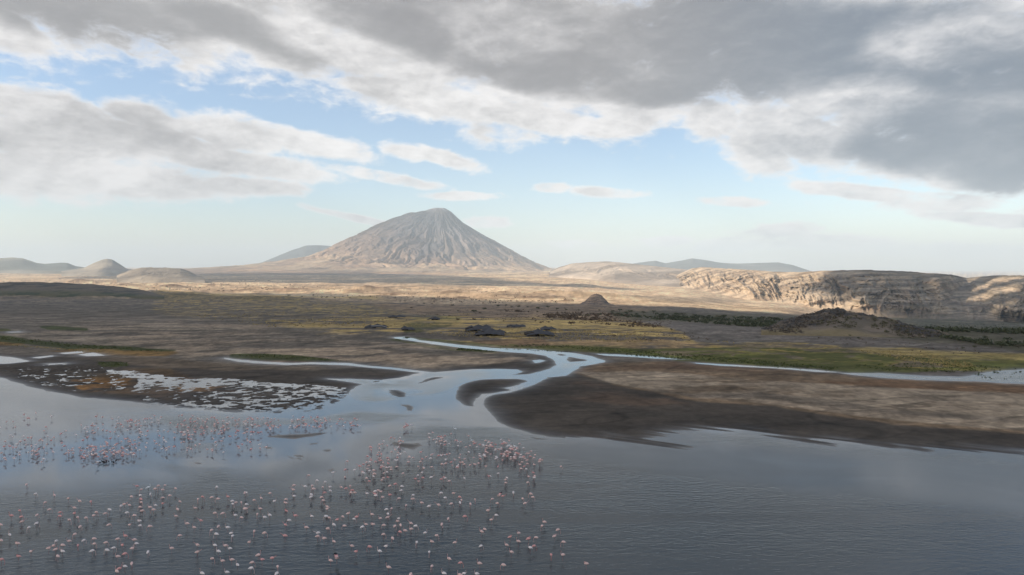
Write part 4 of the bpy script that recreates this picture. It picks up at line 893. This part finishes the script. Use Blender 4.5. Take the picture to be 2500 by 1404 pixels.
def scatter_clumps(name, zones_, mat, label, seed, cat='scrub', zfun=None, cards=12, jag=.42):
    """scrub past counting: leaf clumps spread over zones given as outline, number and size in metres"""
    rg = np.random.RandomState(seed); V = []
    for (poly, n, lo, hi) in zones_:
        xs = [p[0] for p in poly]; ys = [p[1] for p in poly]; got = 0
        while got < n:
            a = rg.uniform(min(xs), max(xs), 400); b = rg.uniform(min(ys), max(ys), 400); k = poly_sd(a, b, poly) > 0
            a, b = a[k], b[k]
            for px, py in zip(a, b):
                if got >= n: break
                X, Y, Z = (zfun or spot)(px, py)
                if zfun is None and vnoise(np.array([X / 35]), np.array([Y / 50]), seed)[0] < .36: continue
                got += 1; s0 = rg.uniform(lo, hi)
                for c in range(cards):
                    o = np.array([rg.normal(0, s0 * .5), rg.normal(0, s0 * .4), abs(rg.normal(s0 * .35, s0 * .22))])
                    d1 = rg.normal(0, 1, 3); d2 = rg.normal(0, 1, 3); d1 *= s0 * jag / np.linalg.norm(d1); d2 *= s0 * jag / np.linalg.norm(d2)
                    p = np.array([X, Y, Z]) + o; V += [p - d1, p + d2, p + d1, p - d2]
    V = np.array(V); Fc = np.arange(len(V)).reshape(-1, 4)
    link(bpy.data.objects.new(name, mesh_np(name, V, Fc, smooth=False, mats=[mat])), kind='stuff', label=label, category=cat)
scatter_clumps('scrub', [([(1640,772),(1760,778),(1900,786),(1900,804),(1780,796),(1660,786)], 230, 1.0, 2.3), ([(1500,768),(1640,774),(1700,784),(1600,782),(1500,776)], 80, .9, 2.0),
    ([(2230,800),(2520,800),(2520,850),(2400,845),(2280,822)], 300, .9, 2.0), ([(2150,792),(2520,790),(2520,806),(2250,804)], 200, 1.2, 2.6), ([(1760,774),(1900,780),(2000,786),(1900,792)], 80, 1.2, 2.4)],
    M_leaf, 'dense dark green scrub and low trees east of the plain', 11)
scatter_clumps('thorn_thicket', [([(1320,768),(1400,762),(1520,768),(1530,778),(1440,784),(1340,778)], 170, 1.0, 2.2), ([(1440,778),(1560,786),(1620,800),(1540,800),(1450,792)], 90, .6, 1.3), ([(1230,756),(1300,758),(1290,764),(1240,763)], 25, 1.0, 1.8)],
    M_twig, 'brown leafless thorn thicket behind the camp', 12)
# scrub and broken rock on the rocky hill
M_scree = plain('black_rock', (0.135, 0.106, 0.082), .9, .2, .5, .8)
bpy.context.view_layer.update()
hill_obj = [o for o in bpy.data.objects if o.type == 'MESH' and str(o.get('label', '')).startswith('dark rocky')][0]
dg_ = bpy.context.evaluated_depsgraph_get(); hill_ev = hill_obj.evaluated_get(dg_)
def on_hill(px, py):
    x, y, z = photo_dir(px, py); d = Vector((x, y, z)).normalized(); ok, loc, nrm, idx = hill_ev.ray_cast(Vector((0, 0, H)), d)
    if ok: return loc.x, loc.y, loc.z
    return spot(px, py)
scatter_clumps('hill_scrub', [([(1975,790),(2060,765),(2110,775),(2090,800),(2040,800)], 70, .5, 1.1), ([(2110,770),(2200,787),(2330,828),(2460,858),(2380,862),(2200,825),(2130,800)], 190, .4, 1.0), ([(2400,845),(2520,860),(2520,875),(2420,862)], 60, .6, 1.4)],
    M_leaf2, 'dusty scrub clinging to the rocky hill', 13, zfun=on_hill, cards=10)
scatter_clumps('rubble', [([(1862,804),(1900,788),(1960,770),(2010,757),(2065,760),(2060,775),(1990,790),(1950,806),(1890,812)], 260, .3, .9), ([(2120,773),(2200,790),(2290,815),(2300,845),(2240,830),(2170,800)], 90, .3, .9),
    ([(1905,806),(1960,806),(1965,816),(1915,814)], 40, .4, .8)], M_scree, 'black broken lava blocks along the crest of the hill', 14, 'rock', on_hill, 6, .5)
# tufts of grass and reed at the stream
M_reed = plain('reed', (0.085, 0.098, 0.032), .85, .1, .5, .4); M_straw = plain('dry_straw', (0.40, 0.30, 0.13), .9, .1, .4, .4)
scatter_clumps('reeds', [([(1210,848),(1400,852),(1460,860),(1700,880),(2050,906),(2050,900),(1700,868),(1450,850),(1300,842)], 900, .22, .5), ([(960,828),(1060,843),(1200,858),(1230,861),(1100,856),(1000,840)], 260, .22, .45),
    ([(2050,903),(2350,912),(2450,898),(2300,890),(2100,893)], 260, .22, .5), ([(1220,850),(1400,858),(1398,861),(1220,853)], 90, .18, .34), ([(990,822),(1030,830),(1020,832),(985,825)], 30, .2, .4),
    ([(0,822),(180,842),(380,856),(400,862),(180,850),(0,832)], 300, .22, .5), ([(560,868),(640,866),(760,874),(850,883),(640,876)], 160, .2, .4), ([(240,885),(310,888),(310,897),(250,896)], 60, .2, .4), ([(2340,906),(2520,898),(2520,930),(2400,925)], 50, .2, .5)],
    M_reed, 'green reeds and marsh grass along the streams', 15, 'reeds', cards=5, jag=.45)
scatter_clumps('low_scrub', [([(1000,748),(1500,752),(1640,776),(1640,800),(1300,790),(1000,772)], 700, .35, .9), ([(400,730),(1000,748),(1000,790),(700,800),(380,770)], 260, .35, .8), ([(1400,800),(1650,800),(1750,835),(1450,838)], 160, .2, .5),
    ([(1930,800),(2100,812),(2300,846),(2500,866),(2300,868),(2000,838)], 60, .25, .6)], M_twig, 'small dry bushes and stones dotted over the plain', 17, cards=6)
scatter_clumps('lava_rubble', [([(760,700),(1180,706),(1400,722),(1400,742),(1100,742),(760,726)], 500, 1.5, 4.5), ([(0,665),(700,680),(760,715),(400,712),(0,700)], 500, 3, 9), ([(0,694),(370,705),(370,718),(0,716)], 200, 1.0, 2.6)], M_scree, 'dark lava rubble and bushes over the far mounds', 18, 'rock', cards=5)
scatter_clumps('dry_grass', [([(860,800),(1150,826),(1650,842),(1800,840),(1500,808),(1100,792),(950,790)], 1500, .25, .55), ([(480,742),(900,752),(960,800),(650,800),(480,775)], 600, .4, 1.0), ([(1700,850),(2000,852),(2400,872),(2500,900),(2100,895),(1800,872)], 500, .2, .5), ([(0,842),(200,856),(420,864),(300,864),(60,850)], 200, .2, .4)],
    M_straw, 'dry yellow grass tussocks round the camp', 16, 'grass', cards=4, jag=.5)

# ------------------------------------------------------------------ flamingos
def bird_mat(name, c): return plain(name, c, .75, .2, .10, 6.0)
TINT = {'white': (bird_mat('white_feather', (0.92, 0.79, 0.74)), bird_mat('white_neck', (0.74, 0.52, 0.48))),
        'pale pink': (bird_mat('pink_feather', (0.88, 0.60, 0.53)), bird_mat('pink_neck', (0.70, 0.40, 0.37))),
        'rosy pink': (bird_mat('rose_feather', (0.82, 0.42, 0.38)), bird_mat('rose_neck', (0.66, 0.27, 0.26)))}
M_leg = bird_mat('flamingo_leg', (0.30, 0.13, 0.12)); M_bill = bird_mat('flamingo_bill', (0.10, 0.03, 0.03)); M_black = bird_mat('black_feather', (0.02, 0.02, 0.022)); M_duck = bird_mat('dark_plumage', (0.03, 0.027, 0.026)); M_egret = bird_mat('white_plumage', (0.9, 0.9, 0.88))
BODY = [(-.34,.64,.010,.010),(-.26,.67,.065,.05),(-.13,.72,.135,.13),(.02,.745,.155,.155),(.15,.75,.11,.12)]
POSES = {
 'head raised': BODY + [(.20,.785,.045,.05),(.245,.86,.026,.03),(.245,.96,.022,.022),(.215,1.06,.021,.021),(.225,1.15,.022,.022),(.27,1.20,.036,.036),(.325,1.185,.024,.028),(.365,1.135,.014,.02),(.37,1.085,.003,.004)],
 'head down': BODY + [(.21,.72,.045,.05),(.28,.64,.027,.03),(.33,.52,.022,.022),(.35,.38,.021,.021),(.35,.24,.021,.021),(.325,.13,.036,.034),(.285,.09,.024,.026),(.25,.05,.014,.018),(.23,.04,.003,.004)],
 'neck folded back': BODY + [(.20,.80,.045,.05),(.235,.87,.028,.03),(.21,.945,.024,.024),(.14,.94,.024,.024),(.08,.90,.026,.024),(.02,.885,.036,.032),(-.04,.875,.022,.022),(-.09,.865,.014,.014),(-.12,.86,.003,.003)],
 'neck stretched forward': BODY + [(.21,.80,.045,.05),(.29,.87,.027,.03),(.37,.93,.022,.022),(.45,.99,.021,.021),(.52,1.03,.022,.022),(.57,1.04,.036,.034),(.62,1.015,.024,.026),(.65,.97,.014,.018),(.65,.93,.003,.004)]}
def loft(path, nseg=7):
    V = []; Fq = []; n = len(path)
    for i, (x, z, ry, rz) in enumerate(path):
        a = path[max(i - 1, 0)]; b = path[min(i + 1, n - 1)]; tx, tz = b[0] - a[0], b[1] - a[1]; L = math.hypot(tx, tz) or 1; nx_, nz_ = -tz / L, tx / L
        for k in range(nseg):
            an = 2 * math.pi * k / nseg; V.append((x + nx_ * math.sin(an) * rz, math.cos(an) * ry, z + nz_ * math.sin(an) * rz))
    for i in range(n - 1):
        for k in range(nseg): Fq.append((i * nseg + k, i * nseg + (k + 1) % nseg, (i + 1) * nseg + (k + 1) % nseg, (i + 1) * nseg + k))
    return V, Fq
def bird_arrays(path, leg=True, spread=0.0):
    path = [p if i < 5 else (p[0], p[1], p[2] * .85, p[3] * .85) for i, p in enumerate(path)]; V, Fq = loft(path); idx = []
    for i in range(len(path) - 1): idx += [0 if i < 5 else (1 if i < len(path) - 4 else 3)] * 7
    if leg:
        for s_ in (-1, 1):
            pts = [(0.0, s_ * .035, .66), (.02, s_ * .04, .36), (-.03 + spread * s_, s_ * .04, -.12)]
            k = len(V)
            for (x, y, z), r_ in zip(pts, (.014, .009, .008)):
                for q in range(4): an = q * 1.5708; V.append((x + math.cos(an) * r_, y + math.sin(an) * r_, z))
            for i in range(2):
                for q in range(4): Fq.append((k + i * 4 + q, k + i * 4 + (q + 1) % 4, k + i * 4 + 4 + (q + 1) % 4, k + i * 4 + 4 + q)); idx.append(2)
    return np.array(V), np.array(Fq), np.array(idx)
BA = {p: bird_arrays(pt, True, .05 if 'forward' in p else .0) for p, pt in POSES.items()}
BM = {}
for p, (V, Fq, ix) in BA.items():
    for t_, (mb, mn) in TINT.items(): BM[(p, t_)] = mesh_np('flamingo', V, Fq, smooth=True, mats=[mb, mn, M_leg, M_bill], mat_idx=ix)
Z2 = [(270,5,0),(362,100,0),(553,115,1),(695,148,2),(810,175,2),(925,178,0),(460,188,0),(503,258,0),(200,270,0),(377,315,0),(217,335,0),(115,322,1),(222,383,2),(373,400,0),(5,415,0),(295,442,0),(757,243,2),(757,300,3),(790,340,0),(705,365,0),(875,345,0),(953,322,2),(980,287,0),(612,287,0),(608,325,0),(1070,298,0),(1113,262,0),(1232,225,0),(1265,207,2),(1317,214,2),(1338,130,0),(1427,118,0),(1437,57,0),(1393,22,2),(1530,100,0),(1580,52,0),(1612,18,0),(1655,60,2),(1678,15,0),(1655,140,0),(1432,155,0),(1437,187,0),(1425,235,0),(1448,273,0),(1525,238,1),(1562,262,0),(1580,217,1),(1655,200,2),(1727,118,0),(1785,47,0),(1292,293,0),(1367,320,0),(1418,375,3),(1318,415,2),(1425,422,0),(1525,432,0),(1107,415,0),(815,435,0),(98,515,1),(760,512,0),(10,572,2),(178,605,3),(572,580,0),(545,628,2),(495,652,3),(565,665,3),(637,622,0),(702,580,1),(635,683,3),(587,732,0),(793,622,0),(852,572,0),(957,557,0),(960,607,0),(938,680,0),(1077,595,0),(1087,672,0),(1197,560,0),(1245,622,3),(1155,648,0),(1275,527,1),(1365,567,2),(1387,605,0),(1347,655,1),(1270,710,0),(1198,737,1),(1340,808,0),(1270,835,1),(1215,858,1),(1187,887,1),(1505,690,0),(315,685,2),(188,733,3),(13,767,0),(1830,178,1),(1805,258,1),(1790,325,1),(1985,245,1),(2015,155,0),(2060,133,0),(2155,137,0),(2318,128,1),(2205,30,0),(2218,153,0),(2362,175,2),(2367,203,0),(2400,190,0),(2455,187,0),(2490,90,0),(2492,250,0),(2187,297,0),(2267,300,0),(2393,317,1),(2457,340,0),(2043,370,2),(1902,403,1),(1975,440,1),(2152,470,0),(2222,430,0),(2315,443,1),(2200,510,0),(2352,500,1),(2365,530,0),(1828,523,0),(2008,617,2),(2008,690,2),(2185,622,1),(2293,627,1),(2337,655,1),(2222,685,1),(1745,652,1),(2160,757,0),(2263,780,1),(2357,770,1),(2415,820,1),(2055,907,1),(2307,895,1)]
Z5 = [(738,22,0),(725,88,2),(905,42,2),(1015,30,0),(1033,77,0),(1175,52,0),(1285,50,1),(1290,103,1),(1203,130,0),(1457,50,1),(1530,68,0),(1595,33,0),(1625,100,0),(1607,132,0),(1663,132,1),(1850,147,1),(2200,28,0),(2382,40,0),(2372,97,0),(2285,2,0),(1975,115,0),(2020,98,0),(2063,118,2),(1970,152,2),(1985,178,0),(2087,200,0),(2200,168,1),(2338,222,0),(2448,327,0),(370,140,0),(235,215,1),(128,245,0),(440,262,1),(615,237,0),(605,288,3),(8,133,0),(8,313,0),(5,380,2),(222,378,1),(738,188,1),(998,165,0),(998,197,2),(1158,205,0),(1182,252,0),(1240,347,2),(1243,380,2),(617,410,3),(178,458,0),(287,508,1),(363,475,1),(757,485,1),(660,555,0),(1007,490,1),(1225,495,0),(1275,515,0),(1397,542,3),(1480,497,0),(1565,450,3),(1653,533,0),(1695,503,1),(1925,465,1),(2147,388,0),(2225,375,0),(2170,460,0),(2165,510,2),(2053,525,1),(2335,527,1),(2315,567,3),(605,620,2),(1343,622,1),(1505,637,0),(1780,655,0),(1833,615,1),(1940,615,3),(2105,627,0),(2275,642,0),(2362,627,0),(2430,712,1),(2353,728,0),(925,665,1),(1253,683,0),(130,723,0),(285,748,0),(598,790,2),(1100,748,2),(1095,798,0),(1195,830,1),(1345,875,1),(55,885,1),(2100,767,0),(2240,828,0),(1618,943,1),(1890,957,0),(2140,948,3),(2040,1025,1),(1683,1028,3),(1390,1130,9),(1293,1165,1),(190,1085,1),(250,1150,1),(405,1128,2),(97,1195,0),(80,1285,0),(487,1257,0),(473,1365,0),(2178,1270,1)]
Z6 = [(427,12,0),(597,15,2),(48,40,0),(45,92,0),(483,77,0),(680,65,0),(703,107,0),(683,143,0),(567,157,0),(888,100,0),(825,160,0),(1123,92,0),(1265,52,2),(1212,50,9),(1190,150,0),(1408,5,0),(1643,25,0),(1672,67,0),(1533,90,0),(1570,152,2),(165,145,1),(265,193,3),(392,175,2),(1065,248,5),(1175,312,0),(1110,372,1),(750,330,0),(525,358,0),(18,420,2),(83,460,0),(20,502,1),(437,437,0),(213,548,1),(368,587,0),(975,535,1),(1017,500,0),(1828,405,1),(1797,457,0),(2013,510,0),(1480,553,1),(1362,605,3),(1475,665,1),(1613,632,3),(1715,613,0),(1315,712,1),(1635,750,1),(1688,728,0),(1967,595,3),(2087,675,0),(97,680,0),(302,668,3),(615,680,1),(968,727,0),(267,810,0),(1380,808,1),(535,900,1),(1920,848,0),(2078,848,1),(2395,968,3),(690,955,0),(947,965,1),(1272,985,0),(303,1003,0),(465,1100,1),(680,1120,1),(740,1100,1),(910,1105,1),(15,1115,0)]
BIRDS = [(x / 4.1667, 1180 + y / 4.1667, k) for x, y, k in Z2] + [(600 + x / 6.25, 1180 + y / 6.25, k) for x, y, k in Z5] + [(1000 + x / 5.5556, 1200 + y / 5.5556, k) for x, y, k in Z6]
ROSY = {2: .35, 0: .16, 1: .14, 3: .3, 9: 0, 5: 0}
def body_spot(px, py, z=.76):
    x, y, dz = photo_dir(px, py); t = (z - H) / dz; return x * t, y * t
rb = random.Random(21); rec = []
for (px, py, k) in BIRDS:
    X, Y = body_spot(px, py); pose = {0: 'head down', 1: 'head raised', 2: 'neck stretched forward', 3: 'neck folded back', 5: 'head raised', 9: 'wings'}[k]
    u = rb.random(); tint_ = 'rosy pink' if u < ROSY[k] else ('pale pink' if u < ROSY[k] + (.62 if px < 700 else .54) else 'white')
    if k == 9: tint_ = 'pale pink'
    face_left = (k == 1 and rb.random() < .85) or (k not in (1, 5) and rb.random() < .55)
    rot_ = (math.pi if face_left else 0) + rb.uniform(-.6, .6) + (rb.choice([0, 0, 0, math.pi / 2]) if k == 0 else 0)
    rec.append([px, py, X, Y, pose, tint_, face_left, rot_])
COLN = ['at the far left', 'left of centre left', 'before the thin mudbar', 'below the dark islet', 'below the dense flock', 'out on open water']
def area(px, py):
    c = 0 if px < 150 else 1 if px < 320 else 2 if px < 480 else 3 if px < 650 else 4 if px < 800 else 5 if px < 950 else 6 if px < 1100 else 7 if px < 1230 else 8
    r = 0 if py < 1232 else 1 if py < 1290 else 2 if py < 1345 else 3
    cn = ['at the far left', 'off the blue reflection', 'in the left flock', 'left of the middle', 'in the middle left', 'in the middle', 'right of the middle', 'toward the right', 'at the right end'][c]
    rn = ['back row', 'second row', 'third row', 'front row'][r]
    return rn + ' ' + cn
grp = {}
for q in sorted(rec, key=lambda a: a[0]):
    look = q[5] + ' flamingo, ' + ('wings open' if q[4] == 'wings' else q[4]); grp.setdefault((look, area(q[0], q[1])), []).append(q)
wing_v = [(-.12,.08,.80),(.12,.08,.80),(.20,.42,.98),(.10,.78,1.06),(-.16,.80,1.02),(-.26,.42,.92)]
def wing_mesh(s_):
    v = [(x, y * s_, z) for x, y, z in wing_v] + [(x, y * s_, z - .02) for x, y, z in wing_v]
    f = [(0, 1, 2, 5), (5, 2, 3, 4), (6, 11, 8, 7), (11, 10, 9, 8)] + [(k, 6 + k, 6 + (k + 1) % 6, (k + 1) % 6) for k in range(6)]
    return py_mesh('wing', v, f, [TINT['rosy pink'][0], M_black], False, [0, 1, 0, 1] + [1] * 6)
WM_ = [wing_mesh(-1), wing_mesh(1)]
for (look, ar), lst in grp.items():
    for i, (px, py, X, Y, pose, tint_, fl, rz) in enumerate(lst):
        o = bpy.data.objects.new('flamingo', BM[('head raised' if pose == 'wings' else pose, tint_)])
        sc_ = rb.uniform(.84, 1.0); o.location = (X, Y, -0.02 + (sc_ - 1) * -.5); o.rotation_euler = (0, 0, rz); o.scale = (sc_,) * 3
        if len(lst) == 1: lab = look + ', ' + ar
        elif i == 0: lab = look + ', ' + ar + ', leftmost of ' + ('two' if len(lst) == 2 else 'them')
        elif i == len(lst) - 1: lab = look + ', ' + ar + ', rightmost of ' + ('two' if len(lst) == 2 else 'them')
        else: lab = look + ', ' + ar + ', ' + ordinal(i) + ' from left'
        link(o, label=lab, category='flamingo', group='flamingos wading in the near water')
        if pose == 'wings':
            for wm_ in WM_: link(bpy.data.objects.new('wing', wm_), o)
# the flock further out, past counting
CL = [(600,1028,300,13,10),(735,1030,140,14,130),(560,1035,110,22,95),(430,1040,110,26,95),(280,1035,85,24,55),(60,1060,60,45,42),(250,1100,85,15,95),(180,1085,150,38,75),(430,1075,110,26,50),(520,1085,130,25,26),(60,1110,60,20,14),(330,1075,70,22,24),
      (995,1040,14,6,9),(960,1100,45,36,55),(1075,1065,40,10,20),(1140,1080,60,16,34),(1225,1098,55,22,85),(1245,1105,18,16,28),(1290,1125,26,20,32),(1110,1118,85,16,36),(910,1140,40,30,30),(1010,1150,110,32,48),(1180,1155,120,26,26),(840,1150,30,25,8),(1270,1165,45,18,9),
      (905,1105,8,16,10),(1030,1112,60,10,10),(1370,1138,2,1,1),(690,1095,90,10,2),(680,1180,60,8,3),(760,1165,60,14,5)]
rg = np.random.RandomState(77); vs_, fs_, ms_ = [], [], []; off = 0; keys = list(BA)
matlist = [TINT['white'][0], TINT['white'][1], TINT['pale pink'][0], TINT['pale pink'][1], TINT['rosy pink'][0], TINT['rosy pink'][1], M_leg, M_bill]
for (cx_, cy_, sx_, sy_, n) in CL:
    for q in range(int(n * .68 + .5)):
        a = rg.uniform(0, 6.283); r_ = math.sqrt(rg.uniform(0, 1)) * (1 + abs(rg.normal(0, .16))); px = cx_ + math.cos(a) * r_ * sx_; py = cy_ + math.sin(a) * r_ * sy_
        if py > 1178: continue
        X, Y = body_spot(px, py); V, Fq, ix = BA[keys[rg.choice(4, p=[.25, .5, .1, .15])]]
        u = rg.uniform(); tb = 0 if u < .26 else (1 if u < .74 else 2); th = rg.choice([0, math.pi]) + rg.normal(0, .5); s_ = rg.uniform(.74, .92)
        c_, d_ = math.cos(th) * s_, math.sin(th) * s_
        vv = np.stack([V[:, 0] * c_ - V[:, 1] * d_ + X, V[:, 0] * d_ + V[:, 1] * c_ + Y, V[:, 2] * s_ + .08], 1)
        vs_.append(vv); fs_.append(Fq + off); off += len(V); ms_.append(np.where(ix < 2, ix + 2 * tb, ix + 4))
me = mesh_np('flamingo_flock', np.concatenate(vs_), np.concatenate(fs_), mats=matlist, mat_idx=np.concatenate(ms_))
link(bpy.data.objects.new('flamingo_flock', me), kind='stuff', label='distant crowd of pink flamingos feeding in the shallows', category='flamingo flock')
# small dark birds in a row and a few slim white ones
DB = [(-.16,.10,.01,.01),(-.08,.14,.05,.05),(.04,.17,.075,.075),(.12,.19,.05,.055),(.15,.27,.025,.028),(.17,.34,.03,.032),(.22,.335,.012,.012),(.25,.33,.003,.003)]
V, Fq = loft(DB); dmesh = mesh_np('duck', np.array(V), np.array(Fq), mats=[M_duck])
for i, (x, y) in enumerate([(1017,628),(1050,615),(1065,628),(1083,620),(1108,617),(1140,618),(1155,622),(1180,607)]):
    X, Y = body_spot(x / 4.1667, 980 + y / 4.1667, .15); o = bpy.data.objects.new('duck', dmesh); o.location = (X, Y, -.03); o.scale = (1.5,) * 3; o.rotation_euler = (0, 0, rb.uniform(0, 6.28))
    link(o, label='small dark duck, ' + (ORD[i] + ' from left' if i else 'leftmost') + ' in the row below the left flock', category='duck', group='dark ducks in a row')
eg_v, eg_f, eg_i = bird_arrays([(x, z, ry * .8, rz * .8) for x, z, ry, rz in POSES['head raised']])
egm = mesh_np('egret', eg_v, eg_f, mats=[M_egret, M_egret, M_duck, M_duck], mat_idx=eg_i)
for (px, py, lab) in [(1111,1046,'slim white egret standing alone just behind the dense flock'),(1151,1074,'slim white egret behind the left part of the dense flock'),(1243,1087,'white egret at the back of the dense flock, left of two'),
    (1257,1089,'white egret at the back of the dense flock, right of two'),(362,1189,'white egret at the corner of the blue reflection'),(1182,1112,'white egret inside the dense flock of flamingos')]:
    X, Y = body_spot(px, py); o = bpy.data.objects.new('egret', egm); o.location = (X, Y, -.05); o.rotation_euler = (0, 0, rb.uniform(0, 6.28)); o.scale = (1.05,) * 3
    link(o, label=lab, category='egret', group='white egrets among the flamingos')
